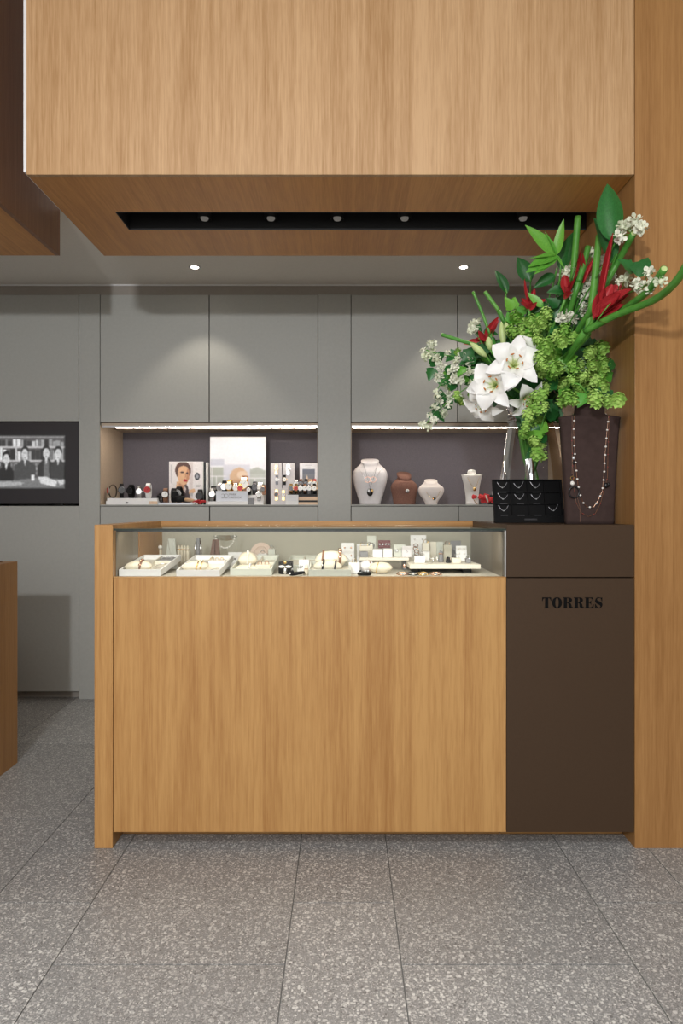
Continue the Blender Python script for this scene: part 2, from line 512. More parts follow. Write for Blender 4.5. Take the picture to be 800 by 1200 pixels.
SHELF = wz(591.3); NTOP = wz(496)
ND = .437
def niche(label, a, b_):
    x0, x1 = wx(a) + .001, wx(b_) - .001
    t = thing('display_niche', label, 'niche', ((x0 + x1) / 2, WY, wz(593)))
    w = (x1 - x0) / 2; z0 = wz(593)
    obj('shelf', MB().box(-w, w, 0, ND, .001, SHELF - z0), 'grey_laminate', t, bevel=.0008)
    h = NTOP - z0
    obj('top_panel', MB().box(-w, w, .022, ND, h - .012, h + .004), 'niche_side', t)
    obj('side_panel', MB().box(-w, -w + .003, .002, ND, SHELF - z0, h - .012), 'niche_side', t)
    obj('side_panel', MB().box(w - .003, w, .002, ND, SHELF - z0, h - .012), 'niche_side', t)
    obj('back_panel', MB().box(-w + .003, w - .003, ND - .012, ND, SHELF - z0, h - .012), 'niche_fabric', t)
    l = obj('light_profile', MB().box(-w + .004, w - .004, .022, .05, h - .022, h - .012), 'steel', t)
    obj('led_strip', MB().box(-w + .09 if a < 300 else -w + .014, w - .015, .024, .0355, h - .0255, h - .0222), 'led_white', l)
    return t
niche('lit display niche with watches and advertising cards', 117, 372.5)
niche('lit display niche with necklace busts', 411, 667)

# television set flush into the cabinet front
tvx0, tvx1 = wx(-36) + .003, wx(93) - .003
tv = thing('television', 'black flush screen showing an old monochrome shop photograph', 'screen', ((tvx0 + tvx1) / 2, WY + .012, wz(591) + .002))
tw = (tvx1 - tvx0); th = wz(494.5) - wz(591)
obj('back_box', MB().box(-tw / 2, tw / 2, .02, .2, .001, th - .002), 'seam_dark', tv)
obj('screen_panel', MB().box(-tw / 2, tw / 2, .002, .02, .001, th - .002), 'screen_black', tv, bevel=.001)
obj('sensor', MB().box(wx(72) - wx(28.5) - .006, wx(72) - wx(28.5) + .006, -.006, .004, -.010, .006), 'black_matte', tv)
# picture spans px -20..75, y 509..573
iw, ih = wx(75.5) - wx(-20), wz(509) - wz(573)
u = lambda px: (px + 20) / 95.5
v_ = lambda py: (py - 509) / 64
sh = [('rect', 0, 0, 1, 1, (88, 86, 86)), ('rect', 0, 0, 1, .06, (150, 148, 148))]
for yy in (.22, .47): sh.append(('rect', 0, yy, 1, yy + .035, (190, 188, 188)))
rn = random.Random(3)
for yy in (.07, .25):
    q = 0.0
    while q < 1:
        ww = rn.uniform(.025, .06)
        c = rn.choice([225, 200, 160, 60, 50, 120])
        if yy < .1 and q > .8: c = 150
        sh.append(('rect', q, yy + rn.uniform(0, .06), q + ww * .85, yy + .15 if yy < .1 else .46, (c, c, c))); q += ww
for yy in (.52, .60, .68):
    q = 0.0
    while q < .72:
        c = rn.choice([60, 90, 140, 170, 40]); sh.append(('rect', q, yy, q + .02, yy + .06, (c, c, c))); q += .03
def man(cx, top, hw, dark, mid=None, hair=45):
    b0 = u(cx); t0 = v_(top)
    sh.append(('poly', [(b0 - u(hw - 20), .98), (b0 - u(hw * .95 - 20), t0 + .36), (b0 - u(3 - 20), t0 + .24), (b0 + u(3 - 20), t0 + .24), (b0 + u(hw * .95 - 20), t0 + .36), (b0 + u(hw - 20), .98)], (dark,) * 3))
    if mid: sh.append(('poly', [(b0 - .035, .9), (b0 - .03, t0 + .27), (b0 + .03, t0 + .27), (b0 + .045, .9)], (mid,) * 3))
    sh.append(('poly', [(b0 - .018, t0 + .24), (b0 + .018, t0 + .24), (b0, t0 + .36)], (215,) * 3))
    sh.append(('ell', b0, t0 + .09, .047, .10, (hair,) * 3))
    sh.append(('ell', b0, t0 + .14, .040, .098, (205,) * 3))
    sh.append(('rect', b0 - .018, t0 + .115, b0 - .006, t0 + .13, (95,) * 3)); sh.append(('rect', b0 + .006, t0 + .115, b0 + .018, t0 + .13, (95,) * 3))
    sh.append(('rect', b0 - .01, t0 + .195, b0 + .01, t0 + .208, (120,) * 3))
man(6, 529, 9, 40, None, 35); man(28, 523, 13.5, 74); man(53, 522, 10, 52, 105); man(67, 523, 9, 62)
man(-10, 525, 9, 60)
sh += [('poly', [(0, .86), (.35, .84), (.62, .80), (1, .82), (1, 1), (0, 1)], (120,) * 3), ('poly', [(0, .90), (.3, .86), (.5, .88), (.45, .93), (0, .97)], (170,) * 3),
       ('poly', [(.66, .78), (.76, .77), (.9, .86), (.88, .96), (.7, .9)], (215,) * 3), ('poly', [(.9, .84), (1, .82), (1, .9), (.93, .93)], (200,) * 3), ('rect', .58, .74, .62, .84, (225,) * 3)]
picture('picture', iw, ih, 124, 84, sh, 'screen_picture', tv, .14, blur=2, fade=.03, loc=((wx(75.5) + wx(-20)) / 2 - (tvx0 + tvx1) / 2, .0012, wz(573) - wz(591) - .002))

# ------------------------------------------------------------------ oak canopy over the counter
X0 = P(31, 204, 1).x; SOF = P(0, 204.5, 1).z; CB = .762
cp = thing('canopy', 'oak veneered ceiling canopy above the counter with a black light slot', 'canopy', (0, 0, SOF))
hh = HIGH - SOF - .002
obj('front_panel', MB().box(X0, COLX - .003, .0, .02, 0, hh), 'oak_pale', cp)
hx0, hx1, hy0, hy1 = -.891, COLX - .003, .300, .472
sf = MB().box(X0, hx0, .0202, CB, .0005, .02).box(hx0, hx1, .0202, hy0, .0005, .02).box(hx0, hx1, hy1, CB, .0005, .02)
obj('soffit_panel', sf, 'oak_bounce_y', cp)
ch = MB().box(hx0 - .01, hx1, hy0 - .01, hy0, .0205, .13).box(hx0 - .01, hx1, hy1, hy1 + .01, .0205, .13).box(hx0 - .01, hx0, hy0, hy1, .0205, .13).box(hx0 - .01, hx1, hy0 - .01, hy1 + .01, .13, .14)
obj('light_channel', ch, 'black_matte', cp)
rim = MB().box(hx0, hx1, hy0, hy0 + .004, -.001, .13).box(hx0, hx1, hy1 - .004, hy1, -.001, .13).box(hx0, hx0 + .004, hy0, hy1, -.001, .13)
obj('channel_rim', rim, 'black_matte', cp)
obj('plaster_core', MB().box(X0 - .013, X0 - .0005, .006, CB + .002, .012, hh), 'white_paint', cp)
obj('back_panel', MB().box(X0, COLX - .003, CB, CB + .002, 0, CEIL - SOF - .002), 'oak_upright', cp)
for k, px in enumerate((237, 316, 395, 475, 616)):
    X = (px - 403) * S * 1.163
    t = thing('spotlight', 'small round spotlight recessed in the black canopy slot' if k < 4 else 'small round spotlight in the canopy slot, set apart near the flowers', 'spotlight', (X, .428, SOF + .095), 0, 'spotlights in the canopy slot')
    obj('housing', MB().lathe([(.022, 0), (.025, -.03), (.028, -.068), (.025, -.068), (.018, -.045)], 20, caps=False), 'black_leather', t, smooth=True)
    obj('bracket', MB().cbox(0, 0, 0, .012, .012, .0345), 'black_leather', t)
    obj('lens', MB().lathe([(.012, -.050), (.017, -.066), (.013, -.073), (.004, -.075)], 16), 'spot_glimmer', t, smooth=True)
    spot('canopy_spot', (X, .385, SOF + .05), (X, .33, .9), 5, 80, .7, .03)

# neighbouring canopy and counter
lx = P(70, 299, 1.322).x
c2 = thing('canopy', 'oak canopy, side coloured darker for shade, beside the pale plaster gap, over the neighbouring counter', 'canopy', (lx, 0, SOF))
obj('side_panel', MB().box(-.02, 0, -1.2, CB, 0, hh), 'oak_shaded', c2)
obj('soffit_panel', MB().box(XL - lx + .005, -.0202, -1.2, CB, .0005, .02), 'oak_bounce_y', c2)
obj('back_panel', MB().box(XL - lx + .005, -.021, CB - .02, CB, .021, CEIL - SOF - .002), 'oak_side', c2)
kx = P(21.5, 890, 1.338).x; KT = P(20, 657.7, 1.338).z
k2 = thing('side_counter', 'low oak counter standing beside the passage to the grey cabinets', 'counter', (kx, 0, 0))
obj('end_panel', MB().box(-.06, 0, -1.3, CDEP, 0, KT), 'oak_deep', k2, bevel=.001)
obj('body', MB().box(-1.6, -.0605, -1.25, CDEP - .02, .05, KT - .03), 'oak_upright', k2)
obj('glass_top', MB().box(-1.6, -.061, -1.28, CDEP - .015, KT - .029, KT + .004), 'black_glass', k2)

# ------------------------------------------------------------------ main counter
CX0, CX1, BX0 = P(110.5, 0, 1).x, P(132, 0, 1).x, P(593.5, 0, 1).x
CT = P(0, 615, 1).z; DECK = P(0, 677, 1).z; CDP = .66
ct = thing('display_counter', 'oak jewellery counter with a lit glass display case', 'counter', (0, 0, 0))
obj('end_panel', MB().box(CX0, CX1, 0, CDP, 0, CT), 'oak_upright', ct, bevel=.001)
KZ = P(0, 975.5, 1).z
obj('front_panel', MB().box(CX1 + .0015, BX0 - .0015, .003, .025, KZ, DECK - .001), 'oak_upright', ct, bevel=.0008)
obj('toe_kick', MB().box(CX1 + .001, BX0 - .001, .105, .125, 0, KZ), 'oak_side', ct)
obj('bottom_board', MB().box(CX1 + .001, BX0 - .001, .0255, CDP - .02, KZ, KZ + .02), 'oak_side', ct)
obj('deck', MB().box(CX1 + .001, BX0 - .001, .0255, CDP - .02, DECK - .03, DECK - .0005), 'deck_lining', ct)
obj('deck_edge', MB().box(CX1 + .001, BX0 - .001, .0035, .025, DECK - .0005, DECK + .0025), 'oak_side', ct)
obj('back_rail', MB().box(CX1 + .001, BX0 - .001, CDP - .045, CDP, CT - .022, CT), 'oak_side', ct, bevel=.0008)
obj('back_panel', MB().box(CX1 + .001, BX0 - .001, CDP - .030, CDP - .002, KZ, CT - .0225), 'case_lining', ct)
obj('side_lining', MB().box(CX1 + .0008, CX1 + .0018, .03, .29, DECK, CT - .024), 'case_side', ct)
obj('side_lining', MB().box(CX1 + .0008, CX1 + .004, .292, CDP - .031, DECK, CT - .024), 'oak_upright', ct)
obj('side_lining', MB().box(BX0 - .008, BX0 - .001, .03, CDP - .031, DECK, CT - .024), 'case_side', ct)
GT = P(0, 619.6, 1).z
obj('front_glass', MB().box(CX1 + .001, BX0 - .001, .006, .012, DECK + .0026, GT - .0065), 'clear_glass', ct)
obj('top_glass', MB().box(CX1 + .001, BX0 - .001, .0085, CDP - .046, GT - .006, GT), 'clear_glass', ct)
obj('glass_edge', MB().box(CX1 + .001, BX0 - .001, .0045, .0080, GT - .0062, GT + .0002), 'glass_edge', ct)
obj('glass_corner', MB().box(BX0 - .0065, BX0 - .0015, .0035, .0058, DECK + .003, GT - .0066), 'steel', ct)
lp = obj('light_profile', MB().box(CX1 + .007, BX0 - .009, .0135, .024, GT - .011, GT - .0065), 'dark_metal', ct)
area('case_light', ((CX1 + BX0) / 2, .045, GT - .022), (R(50), 0, 0), BX0 - CX1 - .06, .012, 1.35, (1, .91, .78))

# brown lacquered till cabinet with the shop name
br = thing('till_cabinet', 'dark brown lacquered cabinet carrying the shop name TORRES', 'cabinet', (0, 0, 0))
obj('top_box', MB().box(BX0, COLX - .0015, .002, CDP, P(0, 676.2, 1).z, CT), 'brown_lacquer', br, bevel=.0008)
obj('body', MB().box(BX0 + .002, COLX - .002, .03, CDP - .01, KZ, P(0, 677, 1).z), 'brown_lacquer', br)
bf = obj('door', MB().box(BX0, COLX - .0015, .002, .0225, KZ, P(0, 677.6, 1).z), 'brown_lacquer', br, bevel=.0008)
obj('toe_kick', MB().box(BX0 + .001, COLX - .002, .105, .125, 0, KZ), 'oak_side', br)

def glyph(ch):
    """fat-face serif capitals as closed outlines, unit height; first outline is the body, others are holes"""
    def arc(cx, cz, rx, rz, a0, a1, n=14): return [(cx + rx * math.cos(R(a0 + (a1 - a0) * i / n)), cz + rz * math.sin(R(a0 + (a1 - a0) * i / n))) for i in range(n + 1)]
    if ch == 'T':
        return [[(.20, 0), (.66, 0), (.66, .05), (.57, .06), (.57, .94), (.66, .93), (.76, .86), (.81, .68), (.86, .68), (.84, 1), (.02, 1), (0, .68), (.05, .68), (.10, .86), (.20, .93), (.29, .94), (.29, .06), (.20, .05)]], .88
    if ch == 'O':
        return [arc(.46, .5, .46, .52, 0, 360, 36)[:-1], arc(.46, .5, .17, .46, 0, 360, 30)[:-1]], .94
    if ch == 'R':
        body = [(0, 0), (.46, 0), (.46, .05), (.38, .06), (.38, .48), (.44, .47), (.52, .40), (.54, .20), (.58, .06), (.68, -.01), (.80, -.01), (.90, .05), (.93, .14), (.89, .15), (.86, .09), (.82, .10), (.81, .22), (.77, .38), (.68, .47), (.60, .50)]
        body += arc(.56, .755, .29, .245, -60, 90, 14)
        body += [(0, 1), (0, .95), (.10, .94), (.10, .06), (0, .05)]
        return [body, [(.38, .54), (.38, .95)] + arc(.44, .745, .12, .205, 90, -90, 12)], .96
    if ch == 'E':
        return [[(0, 0), (.80, 0), (.84, .36), (.79, .36), (.72, .16), (.58, .06), (.38, .06), (.38, .48), (.48, .47), (.54, .41), (.56, .32), (.60, .32), (.60, .72), (.56, .72), (.54, .60), (.48, .54), (.38, .53), (.38, .94), (.56, .94), (.68, .86), (.74, .68), (.79, .68), (.77, 1), (0, 1), (0, .95), (.10, .94), (.10, .06), (0, .05)]], .88
    if ch == 'S':
        mid = [(.64, .80), (.55, .91), (.40, .955), (.27, .93), (.20, .86), (.21, .77), (.30, .70), (.48, .62), (.62, .53), (.70, .42), (.71, .28), (.65, .13), (.52, .02), (.36, -.02), (.22, .02), (.12, .08), (.08, 0), (.03, 0), (.03, .38), (.08, .38), (.16, .20), (.28, .07), (.38, .035), (.50, .06), (.55, .14), (.52, .23), (.42, .31), (.26, .38), (.12, .47), (.04, .59), (.04, .74), (.11, .89), (.24, .99), (.38, 1.02), (.50, .99), (.60, .93), (.64, 1), (.69, 1), (.69, .66), (.64, .66)]
        return [mid], .74
gx0, gx1 = P(635, 0, 1).x, P(706, 0, 1).x
gz0, gh = P(0, 712.6, 1).z, 12.4 * S
tot = sum(glyph(c)[1] for c in 'TORRES') + .06 * 5
kx_ = (gx1 - gx0) / (tot * gh)
cur = gx0
for c in 'TORRES':
    outl, wd = glyph(c)
    cu = bpy.data.curves.new('letter', 'CURVE'); cu.dimensions = '2D'; cu.fill_mode = 'BOTH'; cu.extrude = .0012
    for pl in outl:
        sp = cu.splines.new('POLY'); sp.points.add(len(pl) - 1); sp.use_cyclic_u = True
        for q, (a, b_) in zip(sp.points, pl): q.co = (a * gh * kx_, b_ * gh, 0, 1)
    tmp = bpy.data.objects.new('tmp', cu); COL.objects.link(tmp)
    me = bpy.data.meshes.new_from_object(tmp.evaluated_get(bpy.context.evaluated_depsgraph_get()))
    bpy.data.objects.remove(tmp)
    me.materials.clear()
    o = obj('letter', me, 'letter_black', bf, loc=(cur, .0008, gz0), rot=(R(90), 0, 0))
    cur += (wd + .06) * gh * kx_

# recessed downlights in the low ceiling
for px, lab in ((228, 'round recessed ceiling downlight above the cabinet with the light pool'), (543, 'round recessed ceiling downlight near the flower arrangement')):
    q = P(px, 313.5, 1.648)
    t = thing('downlight', lab, 'downlight', (q.x, q.y, CEIL - .0005))
    obj('trim_ring', MB().lathe([(.024, 0), (.034, 0), (.034, -.003), (.026, -.004), (.022, -.001)], 28, caps=False), 'white_paint', t, smooth=True)
    obj('lens', MB().lathe([(.0001, -.002), (.022, -.002), (.022, -.0005)], 24), 'downlight_glow', t)
    spot('downlight_beam', (q.x, q.y, CEIL - .012), (q.x, q.y + .12, 1.0), 10, 84, .45, .02)

# ================================================================== THINGS IN THE WALL NICHES
def HZ(py, r): return EYE - (py - 594) * S * r
def AX(px, r): return (px - 403) * S * r
def AY(r): return (r - 1) * D

def watch(px, r, z, hpx, strap, case, dial, label, group, rz=0.0, flat=False, hands='letter_black'):
    h = hpx * S * r
    t = thing('wristwatch', label, 'watch', (AX(px, r), AY(r), z), rz, group)
    w = h * .27; ry = h * .30
    if flat:
        obj('strap', MB().box(-w / 2, w / 2, -.004, 0, 0, h), strap, t, bevel=.001)
        cy, cz = -.004, h * .55
    else:
        n = 20
        rings = []
        for i in range(n):
            a = 2 * math.pi * i / n
            for_ = []
            y, z_ = ry * math.cos(a), h / 2 + h / 2 * math.sin(a)
            yi, zi = (ry - .003) * math.cos(a), h / 2 + (h / 2 - .003) * math.sin(a)
            rings.append([(-w / 2, y, z_), (w / 2, y, z_), (w / 2, yi, zi), (-w / 2, yi, zi)])
        obj('strap', MB().loft(rings, False, True), strap, t)
        obj('stand', MB().box(-w * .35, w * .35, -ry * .5, ry * .5, .003, h * .16), 'acrylic', t)
        cy, cz = -ry * .98, h * .56
    cr = h * (.25 if not flat else .22)
    m = MB().lathe([(cr * .9, 0), (cr, .002), (cr, .006), (cr * .88, .008)], 20)
    c = obj('case', m, case, t, smooth=False, loc=(0, cy + .002, cz), rot=(R(90), 0, 0))
    d = obj('dial', MB().lathe([(cr * .86, .0082), (cr * .86, .0088)], 20), dial, t, loc=(0, cy + .002, cz), rot=(R(90), 0, 0))
    obj('hand', MB().box(-.0007, .0007, -.0096, -.0092, 0, cr * .65), hands, t, loc=(0, cy + .002, cz), rot=(0, R(40), 0))
    obj('crown', MB().box(cr, cr + .003, -.006, -.002, -.002, .002), case, t, loc=(0, cy + .002, cz))
    return t

def slab(name, label, cat, px0, px1, py0, py1, r, depth, mat, z=None, group=None, bevel=.001, lean=0, extra=None):
    """upright or flat block given by its front outline in the photo and real depth"""
    x0, x1 = AX(px0, r), AX(px1, r)
    zb = HZ(py1, r) if z is None else z
    h = (py1 - py0) * S * r
    t = thing(name, label, cat, ((x0 + x1) / 2, AY(r), zb), 0, group)
    t.rotation_euler = (-lean, 0, 0)
    w = (x1 - x0) / 2
    obj('body', MB().box(-w, w, 0, depth, 0, h), mat, t, bevel=bevel)
    return t, w * 2, h

SZ = SHELF
# --- white two-step plinth with watches
t, w, h = slab('display_plinth', 'low white two-step plinth with black watches on it', 'plinth', 124, 184.5, 587, 591.3, 1.79, .11, 'white_card', SZ)
obj('upper_step', MB().box(-w / 2 + .006, w / 2 - .004, .006, .105, h, h + .017), 'white_card', t, bevel=.001)
obj('beige_end', MB().box(w / 2 - .05, w / 2 - .001, -.0012, .0, .002, h - .002), 'pine_ply', t)
obj('logo_mark', MB().ball((-.03, -.0004, h * .5), .010, .0005, .006, 8, 4), 'grey_text', t)
pz = SZ + h + .0172
GW = 'watches on the white plinth'
for px, hp, st, ca, di, rz, lab in (
    (132, 16, 'dial_black', 'steel', 'red_print', -1.0, 'black and red watch turned sideways at the wooden niche wall'),
    (142.5, 17, 'black_leather', 'dark_metal', 'dial_black', .3, 'bulky black watch beside the sideways red one'),
    (154, 16, 'black_leather', 'dark_metal', 'dial_black', -.25, 'square-shouldered black watch in the middle of the plinth'),
    (163.5, 14, 'steel', 'silver', 'crystal', .1, 'small silver skeleton watch between black watch and red-white watch'),
    (174, 17.5, 'white_card', 'silver', 'red_print', 0, 'white strapped watch with red dial on the plinth end')):
    watch(px, 1.81, pz, hp, st, ca, di, lab, GW, rz)

# --- printed card with a woman's portrait
bx_, w, h = slab('poster_card', 'white advertising card with portrait of a woman with red lips', 'poster', 198, 238, 540, 590.6, 1.87, .012, 'white_card', SZ)
skin, skin2, hair, lip, coat = (216, 172, 132), (186, 132, 98), (84, 54, 44), (176, 30, 36), (66, 52, 56)
pic = [('rect', 0, 0, 1, 1, (224, 219, 220)), ('rect', .60, .0, .70, 1, (206, 196, 196)),
       ('ell', .41, .20, .235, .215, hair), 
       ('poly', [(.22, .46), (.50, .46), (.5, .7), (.62, .82), (.6, 1), (.1, 1), (.12, .72), (.2, .62)], skin),
       ('poly', [(.28, .50), (.52, .50), (.46, .66), (.28, .62)], skin2),
       ('poly', [(.48, .48), (.56, .60), (.66, 1), (.42, 1), (.38, .75)], coat), ('poly', [(.46, .56), (.50, .62), (.48, .74), (.42, .66)], (210, 200, 196)),
       ('ell', .42, .30, .175, .245, skin), ('poly', [(.53, .14), (.60, .2), (.59, .40), (.49, .53)], skin2),
       ('poly', [(.22, .22), (.26, .06), (.42, .0), (.58, .05), (.63, .22), (.56, .12), (.42, .085), (.30, .12)], hair), ('ell', .38, .245, .05, .022, (70, 44, 42)), ('ell', .53, .265, .04, .022, (70, 44, 42)),
       ('poly', [(.47, .26), (.50, .26), (.505, .36), (.46, .37)], skin2), ('ell', .475, .435, .055, .03, lip),
       ('poly', [(.60, .66), (.74, .62), (.78, .68), (.66, .78), (.58, .74)], skin), ('rect', .62, .72, .70, .80, (170, 166, 168)),
       ('ell', .83, .34, .075, .085, (40, 42, 52)), ('ell', .83, .34, .042, .05, (150, 152, 160)), ('rect', .78, .545, .93, .56, (110, 108, 112)), ('rect', .80, .58, .90, .59, (150, 148, 150)),
       ('rect', .045, .06, .055, .5, (170, 166, 170))]
picture('print', w * .985, h * .985, 64, 80, pic, 'paper_print', bx_, .05, loc=(0, -.0008, .001))
slab('booklet', 'slim dark booklet upright beside the woman portrait card', 'booklet', 238.6, 241, 541, 590.6, 1.875, .05, 'dial_black', SZ)
slab('booklet', 'slim white booklet upright between dark booklet and tall landscape card', 'booklet', 241.2, 243.4, 541, 590.6, 1.875, .05, 'white_card', SZ)

# --- objects in front of the portrait
slab('display_board', 'thin white base board in front of the woman portrait card', 'board', 185.5, 226, 589, 591.3, 1.79, .10, 'sign_white', SZ)
pz = SZ + 2.3 * S * 1.79 + .0003
GP = 'watches in front of the portrait'
watch(188.5, 1.815, pz, 11, 'black_leather', 'dark_metal', 'dial_black', 'little black watch beside the white plinth end', GP, -.5)
watch(194, 1.80, pz, 17, 'brown_leather', 'black_leather', 'dial_white', 'brown strapped watch with pale dial and black rim', GP, .1)
watch(203.5, 1.81, pz, 17, 'black_leather', 'dark_metal', 'dial_black', 'black watch under the portrait shoulder', GP, .5)
watch(210, 1.825, pz, 19, 'black_leather', 'steel', 'crystal', 'black strapped watch with steel case under the portrait', GP, -.2)
watch(234.5, 1.83, SZ, 18, 'black_leather', 'dark_metal', 'dial_black', 'tall black watch behind the red cloth bow', GP, 0)
q = thing('watch_roll', 'black cushion roll with a tan leather strap beside the red bow', 'watch roll', (AX(213, 1.80), AY(1.80), pz), 0)
obj('cushion', MB().tube([(-.05, 0, .022), (-.02, 0, .024), (.02, 0, .022)], [.016, .022, .018], 12), 'black_leather', q, smooth=True)
obj('strap', MB().tube([(.02, -.002, .018), (.05, -.006, .016), (.078, -.01, .012)], [.011, .012, .009], 10), 'tan_leather', q, smooth=True)
def cloth_bow(px, r, label, sc):
    t = thing('red_bow', label, 'bow', (AX(px, r), AY(r), SZ))
    rr = random.Random(5)
    for k in range(7):
        a = -1.2 + 2.4 * k / 6
        L = sc * rr.uniform(.8, 1.15)
        m = MB()
        n = 6; ring = []
        for i in range(n + 1):
            f = i / n; ww = sc * .36 * math.sin(math.pi * min(1, f * .85 + .12)) + .002
            x = L * f * math.sin(a); z = .012 * sc * 14 * math.sin(f * 2.6) + L * f * math.cos(a) * .28 + .004
            y = -L * f * math.cos(a) * .5
            ring.append([(x - ww * math.cos(a) * .5, y - ww * .3, z), (x, y, z + ww * .5), (x + ww * math.cos(a) * .5, y + ww * .3, z), (x, y, z - .001)])
        m.loft(ring)
        obj('loop', m, 'red_cloth', t, smooth=True)
    obj('knot', MB().ball((0, -.004, sc * .22), sc * .26, sc * .22, sc * .2), 'red_cloth', t, smooth=True)
    return t
cloth_bow(234.5, 1.792, 'crumpled red cloth bow at the front edge of the watch shelf', .05)

# --- tall landscape card with brand sign
bx_, w, h = slab('poster_card', 'tall white advertising card with a pale landscape and railing', 'poster', 246, 311.5, 511, 590.6, 1.885, .015, 'white_card', SZ)
pic = [('rect', 0, 0, 1, 1, (228, 230, 238)), ('rect', 0, 0, 1, .045, (240, 241, 246)), ('rect', 0, .32, .25, .42, (196, 200, 214)), ('rect', 0, .44, .24, 1, (172, 178, 170)), ('rect', .24, .40, .72, 1, (208, 210, 222)),
       ('rect', .72, .48, 1, 1, (184, 190, 184)), ('poly', [(.72, .48), (.86, .44), (1, .5), (1, .54), (.72, .54)], (170, 176, 168)), ('rect', 0, .565, .3, .58, (232, 232, 236)), ('rect', .6, .60, 1, .615, (232, 232, 236)),
       ('rect', .02, .43, .04, .9, (232, 232, 236)), ('rect', .10, .57, .115, .9, (226, 226, 230)), ('rect', .80, .60, .815, .9, (226, 226, 230)),
       ('ell', .52, .60, .17, .15, (206, 170, 134)), ('ell', .58, .56, .10, .06, (222, 198, 172)), ('rect', .42, .62, .60, .9, (196, 150, 112))]
picture('print', w * .985, h * .985, 60, 72, pic, 'paper_print', bx_, .02, loc=(0, -.0008, .001))
t, w, h = slab('display_board', 'thin white base board under the brand sign block', 'board', 243.6, 290, 587.5, 591.3, 1.79, .10, 'white_card', SZ)
bz = SZ + h + .0003
t, w, h = slab('sign_block', 'pale blue sign block lettered MARK MADDOX with a looped logo', 'sign', 253, 290, 575.5, 587.5, 1.795, .03, 'sign_white', bz)
# logo: two facing loops crossing
lg = MB()
lw = .0011
cxl, czl, rl = -.045, h * .52, .0125
for sx in (-1, 1):
    pts = [(cxl + sx * (.010 + rl * math.cos(a)), -.0006, czl + rl * math.sin(a)) for a in [2.35 - 4.7 * k / 18 if sx > 0 else .79 + 4.7 * k / 18 for k in range(19)]]
    lg.tube(pts, lw, 5)
    lg.tube([(cxl - sx * .004, -.0006, czl - .009), (cxl + sx * .004, -.0006, czl + .009)], lw, 5)
obj('logo', lg, 'grey_text', t)
def text_part(txt, size, x, z, parent, mat='grey_text', y=-.0006, align='LEFT'):
    cu = bpy.data.curves.new('lettering', 'FONT'); cu.body = txt; cu.size = size; cu.align_x = align; cu.extrude = .0003
    tmp = bpy.data.objects.new('tmp', cu); COL.objects.link(tmp)
    me = bpy.data.meshes.new_from_object(tmp.evaluated_get(bpy.context.evaluated_depsgraph_get()))
    bpy.data.objects.remove(tmp); me.materials.clear()
    return obj('lettering', me, mat, parent, loc=(x, y, z), rot=(R(90), 0, 0))
text_part('MARK', .0175, -.018, h * .58, t); text_part('MADDOX', .0175, -.018, h * .28, t)
GB = 'watches around the brand sign'
tt, w2, h2 = slab('display_step', 'low step hidden behind the brand sign block', 'plinth', 254, 309, 580, 591.3, 1.835, .10, 'white_card', SZ)
tz = SZ + h2 + .0003
for px, r, z, hp, st, ca, di, rz, lab in (
    (248, 1.80, bz, 15, 'steel', 'silver', 'crystal', .2, 'steel bracelet watch beside the brand sign edge near the booklets'),
    (250.5, 1.87, SZ, 22, 'dial_black', 'dark_metal', 'dial_black', 0, 'dark watch rising behind the steel bracelet watch'),
    (257, 1.85, tz, 15, 'steel', 'steel', 'grey_leather', .2, 'grey steel watch above the looped logo'),
    (263, 1.85, tz, 17, 'black_leather', 'dark_metal', 'crystal', 0, 'black and white watch above the sign'),
    (269.5, 1.845, tz, 18, 'gold', 'gold', 'dial_white', -.1, 'gold watch with large white dial above the sign lettering'),
    (276.5, 1.85, tz, 15, 'silver', 'silver', 'pearl', 0, 'silver bracelet watch between two gold watches above the sign'),
    (281.5, 1.845, tz, 14, 'gold', 'gold', 'red_print', .1, 'gold watch with red dial above the sign'),
    (286.5, 1.86, tz, 23, 'rose_gold', 'gold', 'dial_white', 0, 'tallest rose gold watch in front of the tan figure print'),
    (292, 1.835, tz, 11, 'black_leather', 'silver', 'dial_white', -.1, 'white dial watch at the sign block end above the dark cube'),
    (298.5, 1.865, tz, 16, 'dark_metal', 'dark_metal', 'dial_black', 0, 'dark metal watch behind the white dial watch'),
    (305, 1.865, tz, 16, 'silver', 'silver', 'pearl', .1, 'pale steel watch behind the chunky silver one'),
    (309, 1.83, tz, 12, 'rose_gold', 'rose_gold', 'grey_leather', -.2, 'rose gold watch at the landscape card edge')):
    watch(px, r, z, hp, st, ca, di, lab, GB, rz)
t, w, h = slab('display_cube', 'small dark grey cube beside the brand sign', 'cube', 290.2, 297, 583.5, 591.3, 1.795, .04, 'grey_leather', SZ)
t, w, h = slab('display_cube', 'flat white block under the chunky silver watch', 'cube', 297.5, 308.5, 587.3, 591.3, 1.795, .05, 'white_card', SZ)
watch(303.5, 1.808, SZ + h + .0003, 14, 'silver', 'silver', 'dial_white', 'chunky silver watch on the flat white block', GB, 0)

